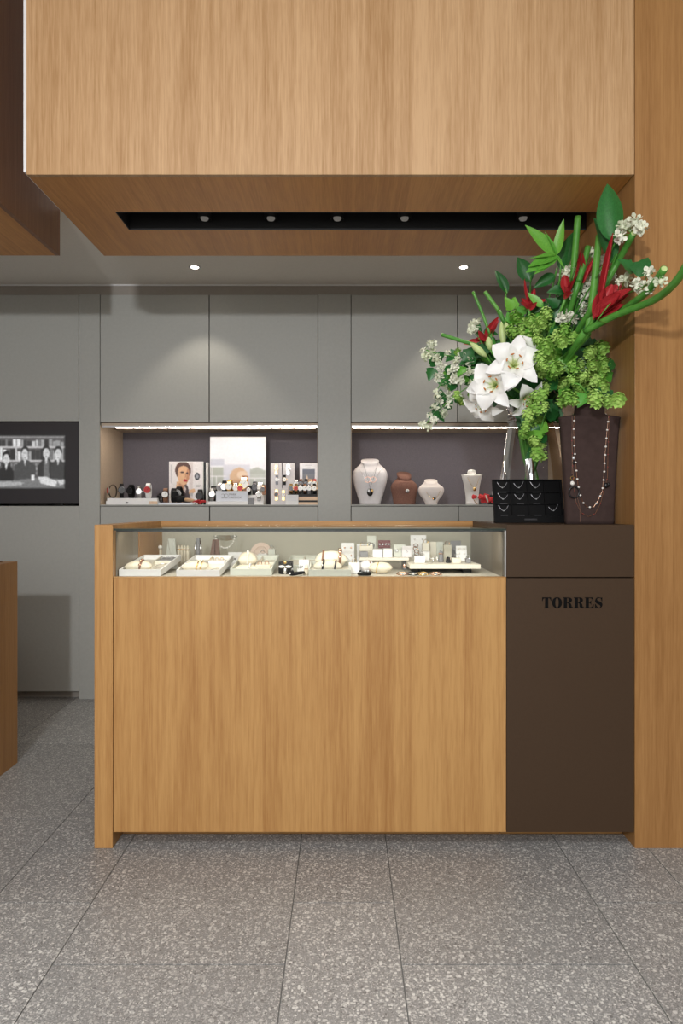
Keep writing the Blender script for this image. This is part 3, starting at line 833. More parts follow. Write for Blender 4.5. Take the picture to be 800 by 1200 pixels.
# --- watch boards, tiers and mountain card
BG = 'watches on the grey display boards'
for a, b_, lab in ((317, 330, 'upright grey board with gold and white watches, next to landscape card'), (331, 345, 'upright grey board with silver watch, next to mountain card')):
    slab('watch_board', lab, 'display board', a, b_, 542, 590.6, 1.86, .02, 'white_velvet', SZ)
slab('watch_board', 'short grey board standing before the two upright boards', 'display board', 319, 337, 571, 590.0, 1.82, .03, 'white_velvet', SZ)
for px, py, r, hp, st, ca, di, lab in (
    (323.5, 556, 1.858, 11, 'gold', 'gold', 'dial_white', 'gold watch with white dial at top of the board next to landscape card'),
    (324.3, 568, 1.858, 11, 'dark_metal', 'silver', 'dial_white', 'white dial watch on dark strap low on board next to landscape card'),
    (337.5, 556.5, 1.858, 12, 'silver', 'silver', 'dial_white', 'silver watch at top of the board next to mountain card'),
    (333.3, 568.5, 1.858, 12, 'black_leather', 'gold', 'dial_white', 'gold rimmed white dial watch on black strap where the boards meet'),
    (323.8, 586.5, 1.818, 13, 'gold', 'rose_gold', 'dial_black', 'rose gold watch with black dial on the short board'),
    (332, 586.5, 1.818, 12, 'gold', 'rose_gold', 'dial_white', 'rose gold watch with white dial on the short board')):
    watch(px, r, HZ(py, r), hp, st, ca, di, lab, BG, flat=True)
bx_, w, h = slab('poster_card', 'white framed card with a dark sky and a mountain peak', 'poster', 351, 372, 542, 590.6, 1.875, .012, 'white_card', SZ)
pic = [('rect', 0, 0, 1, 1, (228, 228, 232)), ('rect', .30, .03, .68, .045, (190, 190, 196)), ('rect', .40, .07, .62, .08, (200, 200, 206)), ('rect', .15, .13, .85, .75, (62, 66, 84)), ('rect', .15, .33, .85, .75, (110, 104, 98)), ('rect', .15, .25, .85, .36, (86, 86, 96)),
       ('poly', [(.18, .60), (.41, .27), (.62, .5), (.7, .75), (.15, .75)], (176, 136, 98)), ('poly', [(.41, .27), (.48, .36), (.38, .42), (.34, .36)], (206, 178, 146)), ('rect', .15, .55, .85, .75, (74, 62, 54))]
picture('print', w * .98, h * .98, 40, 70, pic, 'paper_print', bx_, .03, loc=(0, -.0008, .001))
t, w, h = slab('watch_tier', 'stepped pine and black tier carrying rows of watches', 'display stand', 336, 371.8, 588.5, 591.3, 1.795, .13, 'pine_ply', SZ)
obj('black_step', MB().box(-w / 2 + .004, w / 2 - .001, .006, .128, h, h + .012), 'black_matte', t)
obj('pine_step', MB().box(-w / 2 + .004, w / 2 - .001, .010, .127, h + .0121, h + .034), 'pine_ply', t)
obj('black_top', MB().box(-w / 2 + .004, w / 2 - .001, .020, .127, h + .0341, h + .050), 'black_matte', t)
obj('back_step', MB().box(-w / 2 + .02, w / 2 - .001, .068, .127, h + .0501, h + .078), 'black_matte', t)
z1 = SZ + h + .0503; z2 = SZ + h + .0783
GT_ = 'watches on the stepped tier'
for k, (px, st, ca, di, nm) in enumerate(((341, 'gold', 'rose_gold', 'dial_black', 'gold watch with black dial'), (346.8, 'gold', 'gold', 'red_print', 'gold watch with red dial'), (352, 'silver', 'silver', 'dial_white', 'silver watch with white dial'), (357.3, 'rose_gold', 'silver', 'pearl', 'rose gold watch with pearl dial'), (362.3, 'grey_leather', 'silver', 'dial_white', 'grey strapped watch with white dial'), (368.3, 'black_leather', 'gold', 'dial_white', 'black strapped gold watch'))):
    watch(px, 1.818, z1, 12.5, st, ca, di, nm + ', front row of the stepped tier', GT_)
for k, (px, st, ca, di, nm) in enumerate(((347, 'silver', 'silver', 'dial_white', 'silver watch with white dial'), (352.2, 'brown_leather', 'dark_metal', 'dial_black', 'brown strapped dark watch'), (358.5, 'black_leather', 'dark_metal', 'dial_black', 'black watch'), (363.8, 'tan_leather', 'gold', 'dial_white', 'tan strapped watch with white dial'), (368.6, 'red_print', 'gold', 'dial_white', 'red strapped watch with white dial'))):
    watch(px, 1.843, z2, 13, st, ca, di, nm + ', back row of the stepped tier', GT_)
t, w, h = slab('sign_block', 'small blank white price sign before the short grey board', 'sign', 334.5, 349.5, 579, 590.4, 1.786, .006, 'white_card', SZ)
for k in range(3): obj('text_line', MB().box(-w * .34, w * .34, -.0004, 0, h * (.4 + .14 * k), h * (.43 + .14 * k)), 'sign_white', t)

# --- necklace busts
def bust(label, px, r, z, hpx, prof, mat, depth, rz=0, power=2.4, cap=None, lean=0, group=None, slope=.0):
    """prof: (t, half width px, depth factor)"""
    h = hpx * S * r
    t = thing('necklace_bust', label, 'bust', (AX(px, r), AY(r), z), rz, group)
    n = 28; rings = []
    fine = []
    for i in range(len(prof) - 1):
        p0, p1, p2, p3 = prof[max(0, i - 1)], prof[i], prof[i + 1], prof[min(len(prof) - 1, i + 2)]
        for k in range(5):
            f = k / 5
            fine.append(tuple(.5 * (2 * b1 + (c1 - a1) * f + (2 * a1 - 5 * b1 + 4 * c1 - d1) * f * f + (3 * b1 - a1 - 3 * c1 + d1) * f ** 3) if q else b1 + (c1 - b1) * f for q, (a1, b1, c1, d1) in enumerate(zip(p0, p1, p2, p3))))
    fine.append(prof[-1])
    rows = []
    for tt_, hw, df in fine:
        w = hw * S * r; d = depth * df; zz = tt_ * h
        yc = lean * tt_
        rows.append((zz, w, d, yc))
        ring = []
        for j in range(n):
            a = 2 * math.pi * j / n; c, s_ = math.cos(a), math.sin(a)
            x = w * math.copysign(abs(c) ** (2 / power), c)
            y = d * math.copysign(abs(s_) ** (2 / power), s_) * (1 if s_ < 0 else .55)
            ring.append((x, y + yc, zz + slope * y * max(0, min(1, (tt_ - .72) / .2))))
        rings.append(ring)
    obj('body', MB().loft(rings), mat, t, smooth=True)
    if cap: obj('neck_cap', MB().lathe(cap, 24, (0, lean, h - .004)), mat, t, smooth=True)
    def front(x, zz):
        for i in range(len(rows) - 1):
            if rows[i][0] <= zz <= rows[i + 1][0] or i == len(rows) - 2:
                f = (zz - rows[i][0]) / max(1e-6, rows[i + 1][0] - rows[i][0]); f = max(0, min(1, f))
                w, d, yc = [rows[i][q] + (rows[i + 1][q] - rows[i][q]) * f for q in (1, 2, 3)]
                return yc - d * max(0, 1 - min(1, abs(x / w)) ** power) ** (1 / power)
        return 0
    return t, front, h

def chain(parent_t, front, pts, rad, mat, name='chain', parent=None, n=5, off=.0022, sub=8):
    """tube lying on the bust front through (x, z) points"""
    P2 = []
    for i in range(len(pts) - 1):
        for k in range(sub):
            f = k / sub
            P2.append((pts[i][0] + (pts[i + 1][0] - pts[i][0]) * f, pts[i][1] + (pts[i + 1][1] - pts[i][1]) * f))
    P2.append(pts[-1])
    return obj(name, MB().tube([(x, front(x, z) - off, z) for x, z in P2], rad, n), mat, parent)

def ushape(x0, x1, ztop, zbot, n=14, v=1.6):
    pts = []
    for i in range(n + 1):
        f = i / n; x = x0 + (x1 - x0) * f; g_ = abs(2 * f - 1)
        pts.append((x, zbot + (ztop - zbot) * g_ ** v))
    return pts

def necklace(label, bt, pos_t):
    o = thing('necklace', label, 'necklace', bt.location, bt.rotation_euler.z)
    return o

rB = 1.83
bt, fr, h = bust('large white bust with tapered base and round pendants', 433.5, rB, SZ, 53,
    [(0, 12, .55), (.2, 15, .75), (.45, 18.8, 1), (.60, 20.5, 1.05), (.71, 20, 1), (.80, 17.2, .88), (.87, 12.8, .72), (.92, 10.6, .64), (.975, 10.6, .62), (.99, 9.8, .58)], 'white_velvet', .062, lean=.02, slope=.55)
p = S * rB
n1 = necklace('thin silver necklace with two linked hoops on large white bust', bt, 0)
chain(bt, fr, [(-9.5 * p, h * .90), (0, h * .56), (9.5 * p, h * .90)], .0009, 'steel', parent=n1)
chain(bt, fr, [(-13 * p, h * .80), (-6 * p, h * .55), (0, h * .50), (6 * p, h * .55), (13 * p, h * .80)], .0009, 'silver', parent=n1)
for sx in (-1, 1):
    c0 = Vector((sx * 3.2 * p, 0, h * .545))
    ring = [(c0.x + 3.2 * p * math.cos(a), fr(c0.x, c0.z) - .005, c0.z + 3.2 * p * math.sin(a)) for a in [2 * math.pi * k / 20 for k in range(20)]]
    obj('hoop', MB().tube(ring, .0014, 6, closed=True), 'rose_gold', n1)
n2 = necklace('long necklace with black heart-shaped locket on large white bust', bt, 0)
chain(bt, fr, [(-8.5 * p, h * .92), (-4 * p, h * .62), (-.5 * p, h * .36), (4.5 * p, h * .62), (8.5 * p, h * .92)], .0008, 'dark_metal', parent=n2)
obj('locket', MB().ball((-.5 * p, fr(0, h * .27) - .008, h * .27), 3.6 * p, .007, 4.6 * p), 'dial_black', n2, smooth=True)
obj('locket_stone', MB().ball((-2 * p, fr(0, h * .29) - .015, h * .30), 1.5 * p, .003, 1.7 * p), 'crystal', n2, smooth=True)
obj('locket_stone', MB().ball((2.2 * p, fr(0, h * .27) - .012, h * .30), 1.2 * p, .003, 2.2 * p), 'gold', n2, smooth=True)

bt, fr, h = bust('red-brown felt bust turned aside with small pendant', 473.5, 1.82, SZ, 36.5,
    [(0, 13.0, .9), (.3, 14.5, 1), (.52, 16.3, 1.05), (.64, 15.2, 1), (.76, 11.2, .85), (.85, 7.8, .7), (.93, 8.4, .7), (.98, 8.6, .7)], 'brown_felt', .055, rz=.25, lean=.01, slope=.8)
p = S * 1.82
n1 = necklace('fine chain with round silver pendant on red-brown bust', bt, 0)
chain(bt, fr, [(-8 * p, h * .74), (-4 * p, h * .52), (0, h * .47), (4 * p, h * .52), (8 * p, h * .74)], .0008, 'brown_leather', parent=n1)
obj('pendant', MB().ball((0, fr(0, h * .43) - .005, h * .43), 2.4 * p, .004, 2.4 * p), 'steel', n1, smooth=True)
obj('pendant_stone', MB().ball((0, fr(0, h * .43) - .009, h * .43), 1.2 * p, .003, 1.2 * p), 'crystal', n1, smooth=True)

bt, fr, h = bust('small cream bust with short neck and thin gold chain', 505, 1.81, SZ, 28.8,
    [(0, 7, .6), (.15, 8.5, .75), (.4, 13.5, 1), (.60, 15.3, 1.05), (.73, 13.6, 1), (.84, 9.6, .8), (.91, 7.8, .7), (.98, 7.6, .66)], 'blush_velvet', .05, rz=.08, lean=.01, slope=.6)
p = S * 1.81
n1 = necklace('thin gold chain with tiny pendant on small cream bust', bt, 0)
chain(bt, fr, [(-8 * p, h * .52), (-4 * p, h * .33), (2 * p, h * .24), (6 * p, h * .34), (9 * p, h * .56)], .0009, 'gold', parent=n1)
obj('pendant', MB().ball((2 * p, fr(2 * p, h * .24) - .004, h * .24), 2 * p, .003, 1.6 * p), 'dark_metal', n1, smooth=True)
obj('pendant_stone', MB().ball((.5 * p, fr(2 * p, h * .24) - .006, h * .23), 1 * p, .003, 1 * p), 'gold', n1, smooth=True)

bt, fr, h = bust('slender white leather bust with square shoulders and collar', 553, 1.82, SZ, 38.6,
    [(0, 7.6, .8), (.25, 7.6, .85), (.55, 9, .95), (.75, 10.8, 1), (.88, 12.0, 1), (.905, 12.2, .9), (.93, 5.5, .7), (1, 5.2, .6)], 'white_card', .04, rz=.1, lean=.012,
    cap=[(.020, 0), (.024, .006), (.022, .013), (.012, .017)])
p = S * 1.82
n1 = necklace('gold chain with round gold medallion on slender white bust', bt, 0)
chain(bt, fr, [(-7 * p, h * .82), (-3 * p, h * .60), (1 * p, h * .50), (4 * p, h * .60), (7 * p, h * .82)], .0009, 'gold', parent=n1)
obj('medallion', MB().ball((1 * p, fr(0, h * .45) - .004, h * .46), 2 * p, .003, 2 * p), 'gold', n1, smooth=True)

def rose(parent, c, s_, mat='red_cloth'):
    m = MB(); rr = random.Random(int(c[0] * 1e4))
    m.ball(c, s_ * .45, s_ * .45, s_ * .45, 8, 6)
    for k in range(9):
        a = k * 2.4; rad = s_ * (.3 + .06 * k)
        cc = Vector(c) + Vector((math.cos(a) * rad * .75, -abs(s_ * .25) + math.sin(a) * rad * .3, math.sin(a) * rad * .6))
        m.ball(cc, s_ * .34, s_ * .2, s_ * .30, 7, 5)
    return obj('petal_head', m, mat, parent, smooth=True)
t = thing('rose_garland', 'red fabric roses with cream ribbon at the foot of slender bust', 'garland', (AX(563, 1.795), AY(1.795), SZ))
p = S * 1.795
for dx, dz, s_ in ((-.2, 9, 5.2), (5.5, 9.5, 5.6), (10, 6.2, 5), (14.5, 4.2, 4.6), (2.5, 4.2, 4.6), (8, 3.4, 3.6)):
    rose(t, (dx * p, -.004, dz * p), s_ * p * 1.0)
obj('ribbon', MB().tube([(5 * p, -.028, 11 * p), (6 * p, -.032, 7 * p), (7.5 * p, -.03, 3 * p)], [.004, .005, .004], 6), 'cream_card', t)
t = thing('rose_charm', 'small red rose ornament hung on slender white bust', 'ornament', (AX(554.5, 1.79), AY(1.79) - .012, SZ))
rose(t, (0, -.0, 9 * p), 4.2 * p); obj('stem_wire', MB().tube([(0, 0, 6 * p), (1.5 * p, 0, 3 * p), (4 * p, 0, .003)], .0018, 5), 'gold', t)
slab('display_cube', 'small black block beside the red roses, before the black tray', 'cube', 574, 582, 580, 591.3, 1.83, .05, 'black_matte', SZ)
slab('display_cube', 'tiny white tag block on black block by the red roses', 'cube', 577, 580.5, 575.5, 580, 1.835, .02, 'white_card', SZ + 11.3 * S * 1.83 + .0003)

# ================================================================== THINGS IN THE GLASS CASE
DZ = DECK
def local(t): 
    return Matrix.Translation(t.location) @ t.rotation_euler.to_matrix().to_4x4()

def tray(px0, px1, r, depth, label, mat='white_card', tilt=6.0, dividers=(), lining='cream_card', z=None, h=.024, wall=.005):
    x0, x1 = AX(px0, r), AX(px1, r); w = x1 - x0
    t = thing('jewellery_tray', label, 'tray', ((x0 + x1) / 2, AY(r), DZ if z is None else z), 0, 'jewellery trays in the glass case')
    t.rotation_euler = (R(tilt), 0, 0)
    obj('floor_board', MB().box(-w / 2 + wall, w / 2 - wall, wall, depth - wall, .001, .006), lining, t)
    obj('front_wall', MB().box(-w / 2, w / 2, 0, wall, 0, h), mat, t, bevel=.0008)
    obj('back_wall', MB().box(-w / 2, w / 2, depth - wall, depth, 0, h), mat, t, bevel=.0008)
    for sx in (-1, 1):
        obj('side_wall', MB().box(min(sx * w / 2, sx * (w / 2 - wall)), max(sx * w / 2, sx * (w / 2 - wall)), wall + .0002, depth - wall - .0002, 0, h), mat, t, bevel=.0008)
    for (a, b_, c, d_) in dividers:      # in tray fractions
        obj('divider', MB().box(-w / 2 + w * a, -w / 2 + w * b_ + .002, depth * c, depth * d_ + .002, .006, h - .004), lining, t)
    if tilt: obj('back_foot', MB().box(-w / 2 + .01, w / 2 - .01, depth - .03, depth - .02, -math.sin(R(tilt)) * (depth - .03) * .97, 0), mat, t)
    return t, w

def on(t, x, y, z=.0065): return local(t) @ Vector((x, y, z))

def pillow(loc, w, d, h, label, mat='cream_leather', rz=0, tilt=0):
    t = thing('bracelet_pillow', label, 'pillow', loc, rz); t.rotation_euler = (tilt, 0, rz)
    rings = []; n = 20; m = 14
    for i in range(m + 1):
        f = i / m; x = -w / 2 + w * f
        e = max(.06, (1 - abs(2 * f - 1) ** 2.6)) ** .6
        rings.append([(x, d / 2 * (.55 + .45 * e) * math.cos(2 * math.pi * j / n), h / 2 + h / 2 * e * math.sin(2 * math.pi * j / n)) for j in range(n)])
    obj('cushion', MB().loft(rings), mat, t, smooth=True)
    return t

def bangle(t, x, d, h, mat, label, rad=.0025, beads=0, bead=None, group=None):
    """bracelet closed round a pillow at local x"""
    b_ = thing('bracelet', label, 'bracelet', t.location, 0, group); b_.rotation_euler = t.rotation_euler
    pts = [(x + .004 * math.sin(a), (d / 2 + rad) * math.cos(a), h / 2 + (h / 2 + rad) * math.sin(a)) for a in [2 * math.pi * k / 24 for k in range(24)]]
    obj('band', MB().tube(pts, rad, 6, closed=True), mat, b_, smooth=True)
    for k in range(beads):
        a = R(25 + 130 * k / max(1, beads - 1))
        obj('bead', MB().ball((x, -(d / 2 + rad) * math.cos(a), h / 2 + (h / 2 + rad) * math.sin(a)), rad * 1.5, nu=7, nv=5), bead or mat, b_, smooth=True)
    return b_

def stud_card(px0, px1, py0, py1, r, label, mat, rows, cols, stone='silver', z=None, lean=8, thick=.006, srad=.0035, group=None, name='earring_card', cat='earring card'):
    x0, x1 = AX(px0, r), AX(px1, r); h = (py1 - py0) * S * r; w = x1 - x0
    t = thing(name, label, cat, ((x0 + x1) / 2, AY(r), DZ if z is None else z), 0, group)
    t.rotation_euler = (-R(lean), 0, 0)
    obj('card', MB().box(-w / 2, w / 2, 0, thick, 0, h), mat, t, bevel=.0008)
    for i in range(rows):
        for j in range(cols):
            obj('earring', MB().ball((-w / 2 + w * (j + .5) / cols + (0 if cols == 1 else .0), -.002, h * (i + .6) / (rows + .2)), srad, .003, srad, 7, 5), stone, t, smooth=True)
    if lean: obj('strut', MB().box(-w * .1, w * .1, thick + .0, thick + .02, (thick + .02) * math.tan(R(lean)) + .001, h * .5), mat, t)
    return t

def ring_box(px0, px1, py0, py1, r, label, mat, z=None, ring='gold', depth=.04, rings=1, name='ring_block', slot=True, group=None):
    x0, x1 = AX(px0, r), AX(px1, r); h = (py1 - py0) * S * r; w = x1 - x0
    t = thing(name, label, 'ring block' if ring else 'block', ((x0 + x1) / 2, AY(r), DZ if z is None else z), 0, group)
    obj('body', MB().box(-w / 2, w / 2, 0, depth, 0, h), mat, t, bevel=.0012)
    if ring:
        for k in range(rings):
            xx = -w / 2 + w * (k + .5) / rings; rr = min(.0085, w / rings * .36)
            rg = obj('ring', MB().tube([(xx + rr * math.cos(a), depth * .4, h + rr * .55 + rr * math.sin(a)) for a in [2 * math.pi * q / 16 for q in range(16)]], .0011, 5, closed=True), ring, t)
            obj('stone', MB().ball((xx, depth * .4, h + rr * 1.62), .0028, nu=7, nv=5), 'crystal', rg)
    return t, h

CB_CREAM = 'cream_leather'
# tray with a long pillow and a rose gold bracelet
t, w = tray(139.3, 188.5, 1.022, .30, 'white tray with brown bracelet pillow, beside the wooden case end', dividers=((.48, .50, .36, .95), (.50, .96, .62, .64)))
loc = on(t, -w * .13, .052); pl = pillow(loc, .096, .055, .038, 'cream satin pillow with brown bracelet beside the wooden case end', rz=.05, tilt=R(6))
bangle(pl, .01, .055, .038, 'brown_leather', 'brown leather and rose gold bracelet on satin pillow', .0035, 4, 'rose_gold')
c = thing('chain_bracelet', 'loose silver chain in the tray beside the wooden case end', 'chain', on(t, w * .27, .135)); c.rotation_euler = (R(6), 0, 0)
obj('chain', MB().tube([(.022 * math.cos(a) * (1 + .3 * math.sin(3 * a)), .04 * math.sin(a), .004) for a in [2 * math.pi * k / 26 for k in range(26)]], .0016, 5, closed=True), 'silver', c)
rb = thing('ring_pad', 'dark slotted ring pad at the back of the tray beside case end', 'ring pad', on(t, w * .24, .245)); rb.rotation_euler = (R(6), 0, 0)
obj('pad', MB().cbox(0, 0, 0, .055, .06, .012), 'grey_leather', rb, bevel=.002)
for k in range(3): obj('ring', MB().tube([(-.018 + .018 * k + .006 * math.cos(a), 0, .015 + .006 * math.sin(a)) for a in [2 * math.pi * q / 14 for q in range(14)]], .001, 5, closed=True), 'silver', rb)

t, w = tray(206.5, 257.5, 1.015, .30, 'white tray with two gold bangles on a cream pillow', dividers=((.46, .48, .36, .95), (.48, .96, .42, .44), (.48, .96, .70, .72)))
loc = on(t, -w * .14, .060); pl = pillow(loc, .09, .06, .036, 'cream leather pillow wearing two gold bangles', rz=.05, tilt=R(6))
bangle(pl, .008, .06, .036, 'gold', 'slim gold bangle on cream pillow, inner one', .0022); bangle(pl, .022, .06, .036, 'gold', 'slim gold bangle with pearls on cream pillow, outer one', .0022, 3, 'pearl')
c = thing('chain_bracelet', 'loose silver chain in the two-bangle tray', 'chain', on(t, w * .31, .060)); c.rotation_euler = (R(6), 0, 0)
obj('chain', MB().tube([(.015 * math.cos(a), .035 * math.sin(a) + .006 * math.sin(2 * a), .004) for a in [2 * math.pi * k / 26 for k in range(26)]], .0015, 5, closed=True), 'silver', c)
q = on(t, w * .24, .165)
rb = thing('ring_block', 'white ring block with three gold rings in two-bangle tray', 'ring block', q); rb.rotation_euler = (R(6), 0, 0)
obj('body', MB().cbox(0, 0, 0, .06, .035, .022), 'white_card', rb, bevel=.002)
for k in range(3): obj('ring', MB().tube([(-.018 + .018 * k + .006 * math.cos(a), 0, .025 + .006 * math.sin(a)) for a in [2 * math.pi * q2 / 14 for q2 in range(14)]], .0012, 5, closed=True), 'gold', rb)

t, w = tray(269.5, 318.5, 1.035, .28, 'pale sage tray with pearl pillow and open compartments', 'sage_card', dividers=((.55, .57, .3, .95), (.57, .98, .5, .52)))
pl = pillow(on(t, -w * .2, .135), .07, .07, .055, 'upright cream pillow wearing a pearl strand', rz=.1, tilt=R(6))
b_ = bangle(pl, .0, .07, .055, 'pearl', 'white pearl strand bracelet on cream pillow', .0028, 7, 'pearl')
pl = pillow(on(t, -w * .15, .052), .08, .05, .022, 'flat cream pillow at the front of the sage tray', rz=.03, tilt=R(6))
bangle(pl, .012, .05, .022, 'crystal', 'sparkling crystal bracelet on flat cream pillow', .002, 5, 'crystal')
q = on(t, w * .25, .06)
rb = thing('ring_block', 'cream block with two rose gold rings in the sage tray', 'ring block', q); rb.rotation_euler = (R(6), 0, 0)
obj('body', MB().cbox(0, 0, 0, .055, .03, .022), 'cream_leather', rb, bevel=.002)
for k in range(2): obj('ring', MB().tube([(-.013 + .026 * k + .007 * math.cos(a), 0, .026 + .007 * math.sin(a)) for a in [2 * math.pi * q2 / 14 for q2 in range(14)]], .0014, 5, closed=True), 'rose_gold', rb)

t, w = tray(336, 392, 1.10, .20, 'empty cream lined tray in the middle of the case', 'sage_card', tilt=7, lining='cream_card', dividers=((.3, .32, .1, .95),))
t, w = tray(361.5, 411, 1.02, .15, 'pale sage tray with black and brown bracelets', 'sage_card', tilt=8)
pl = pillow(on(t, -w * .05, .042), .10, .055, .040, 'cream pillow wearing a black bracelet', rz=0, tilt=R(8))
bangle(pl, -.018, .055, .040, 'black_leather', 'black leather bracelet with silver clasp on cream pillow', .0035, 2, 'silver'); bangle(pl, .025, .055, .040, 'dark_metal', 'dark steel bracelet on cream pillow with black bracelet', .003)
pl = pillow(on(t, w * .02, .110), .115, .06, .062, 'tall cream pillow wearing brown bracelets', rz=0, tilt=R(8))
bangle(pl, -.032, .06, .062, 'brown_leather', 'brown leather bracelet on tall cream pillow, thinner', .003); bangle(pl, .032, .06, .062, 'brown_leather', 'broad brown and rose gold bracelet on tall cream pillow', .0045, 5, 'rose_gold')
stud_card(380, 395, 652, 661, 1.05, 'cream card with two rose gold hoops between pillows', 'cream_card', 1, 2, 'rose_gold', z=DZ + .035, lean=14, srad=.005)

# ---- back row, wooden end to middle
r = 1.215
ts = thing('ring_stand', 'slim cream finger stand with pearl ring, alone by the wooden end', 'ring stand', (AX(188, r), AY(r), DZ))
obj('post', MB().lathe([(.012, 0), (.012, .004), (.006, .008), (.0055, .07)], 12), 'cream_leather', ts, smooth=True); obj('ring', MB().ball((0, -.004, .076), .010, .008, .009), 'pearl', ts, smooth=True)
ts = thing('pendant_stand', 'pale tapered pendant stand with a teardrop stone', 'pendant stand', (AX(201, r), AY(r), DZ))
hS = 31 * S * r
obj('board', MB().loft([[(-.026, -.012, 0), (.026, -.012, 0), (.026, .012, 0), (-.026, .012, 0)], [(-.015, -.004, hS), (.015, -.004, hS), (.015, .008, hS), (-.015, .008, hS)]]), 'sage_card', ts, bevel=.001)
obj('chain', MB().tube([(-.013, -.008, hS * .95), (0, -.013, hS * .32), (.013, -.008, hS * .95)], .0008, 5), 'silver', ts); obj('pendant', MB().ball((0, -.015, hS * .26), .005, .003, .007), 'crystal', ts, smooth=True)
for k in range(4):
    ts = thing('ring_stand', 'cream finger stand in the close row of four', 'ring stand', (AX(209.5 + 4.2 * k, 1.205), AY(1.205) - .012 * k, DZ), 0, 'row of four finger stands')
    obj('post', MB().lathe([(.0065, 0), (.0065, .07), (.004, .082), (.001, .086)], 10), 'cream_leather', ts, smooth=True); obj('ring', MB().lathe([(.0068, .066), (.0082, .068), (.0068, .070)], 10), 'gold', ts)
r = 1.20
ts = thing('watch_stand', 'narrow dark stand with silver tassels behind the two-bangle tray', 'stand', (AX(232.5, r), AY(r), DZ))
obj('post', MB().cbox(0, 0, 0, .012, .02, 33 * S * r), 'grey_leather', ts, bevel=.001)
for sx in (-1, 1): obj('tassel', MB().tube([(sx * .011, -.008, .04), (sx * .0115, -.008, .075), (sx * .009, -.004, .105)], [.0045, .005, .002], 8), 'silver', ts, smooth=True)
obj('foot', MB().cbox(.0, 0, 0, .04, .035, .008), 'cream_card', ts)
ts = thing('earring_stand', 'brown wedge stand with butterfly earrings and pearl strand', 'earring stand', (AX(252.5, r), AY(r), DZ))
hb = 31 * S * r
obj('wedge', MB().loft([[(-.028, -.015, 0), (.020, -.015, 0), (.020, .015, 0), (-.028, .015, 0)], [(-.012, -.004, hb), (.013, -.004, hb), (.013, .006, hb), (-.012, .006, hb)]]), 'brown_card', ts, bevel=.001)
obj('groove', MB().tube([(-.002, -.0165, .004), (-.001, -.006, hb * .96)], .001, 5), 'black_leather', ts)
ac = thing('acrylic_arch', 'clear acrylic collar stand with a pearl strand', 'stand', (AX(264, 1.21), AY(1.21), DZ))
obj('collar', MB().loft([[(.05 * math.cos(a), .004 * math.sin(a) - .0, .125 - .022 * math.sin(b1)), (.05 * math.cos(a), .02, .125)] for a, b1 in [(R(180 + 18 * k), R(18 * k)) for k in range(11)]], caps=False), 'acrylic', ac)
for sx in (-1, 1): obj('post', MB().cbox(sx * .044, .012, 0, .012, .004, .128), 'acrylic', ac)
nk = thing('pearl_necklace', 'pearl strand draped on the clear acrylic collar', 'necklace', ac.location)
for k in range(15):
    a = R(180 + 12 * k + 6); obj('pearl', MB().ball((.040 * math.cos(a), -.006, .128 + .055 * math.sin(a)), .0042, nu=7, nv=5), 'pearl', nk, smooth=True)
bf_ = thing('butterfly_earrings', 'cream butterfly shaped earrings in front of the brown wedge stand', 'earrings', (AX(258.5, 1.185), AY(1.185), DZ + .006))
for sx in (-1, 1):
    for sz in (0, 1): obj('wing', MB().ball((sx * .008, 0, .010 + .016 * sz), .0085, .003, .0078), 'pearl', bf_, smooth=True)
obj('bead', MB().ball((0, -.003, .018), .003), 'gold', bf_); obj('pin', MB().cbox(0, .0, -.006, .003, .003, .022), 'gold', bf_)
stud_card(267, 283, 636, 652, 1.20, 'white speckled card with a row of studs, behind the sage tray', 'white_card', 1, 3, 'dark_metal', lean=6)
# pink oval plaque and grey ring blocks
r = 1.225
ov = thing('oval_plaque', 'pale pink oval display plaque against the case back', 'plaque', (AX(306, r), AY(r), DZ))
rz_ = 26 * S * r
obj('plaque', MB().prism([(.047 * math.cos(R(a)), rz_ * .48 + rz_ * .52 * math.sin(R(a))) for a in range(-60, 241, 12)], 0, .01), 'pink_oval', ov)
obj('rim', MB().tube([(.030 * math.cos(R(a)), -.002, rz_ * .5 + rz_ * .34 * math.sin(R(a))) for a in range(0, 360, 15)], .002, 6, closed=True), 'pink_oval', ov)
ring_box(302, 312.5, 645, 655, 1.17, 'white ring block with open watch-like ring before the pink plaque', 'white_card', ring='silver', depth=.03, z=DZ + .02)
ring_box(302, 312.5, 655, 661, 1.172, 'grey base block beneath the white ring block', 'sage_card', ring=None, depth=.035)
ring_box(314, 322, 640, 661, 1.175, 'tall grey ring block with crystal ring beside the pink plaque', 'sage_card', ring='silver', depth=.03)
# black cylinder with bow etc.
r = 1.05
bc = thing('bracelet_drum', 'black velvet drum wearing a bow-shaped bracelet', 'display drum', (AX(334, r), AY(r) + .03, DZ))
obj('drum', MB().lathe([(.026, 0), (.027, .002), (.027, .042), (.025, .044)], 28), 'black_matte', bc, smooth=False)
bw = thing('bow_brooch', 'silver bow brooch on the black velvet drum', 'brooch', (AX(334, r), AY(r), DZ))
for sx in (-1, 1): obj('bow_wing', MB().ball((sx * .012, -.003, .028), .012, .003, .005), 'pearl', bw, smooth=True)
obj('bow_tail', MB().ball((0, -.003, .012), .007, .003, .012), 'silver', bw, smooth=True); obj('bead', MB().ball((0, -.005, .043), .006), 'gold', bw, smooth=True)
bl = thing('bracelet', 'black cord bracelet lying open with silver ends on the deck', 'bracelet', (AX(347, 1.03), AY(1.03) + .02, DZ))
obj('cord', MB().tube([(.026 * math.cos(R(a)), .022 * math.sin(R(a)), .006 + .004 * math.cos(R(a))) for a in range(-150, 151, 15)], .0042, 8), 'black_leather', bl, smooth=True)
for s_ in (-1, 1): obj('clasp', MB().ball((.026 * math.cos(R(150)), s_ * .022 * math.sin(R(150)), .0045), .006), 'silver', bl, smooth=True)
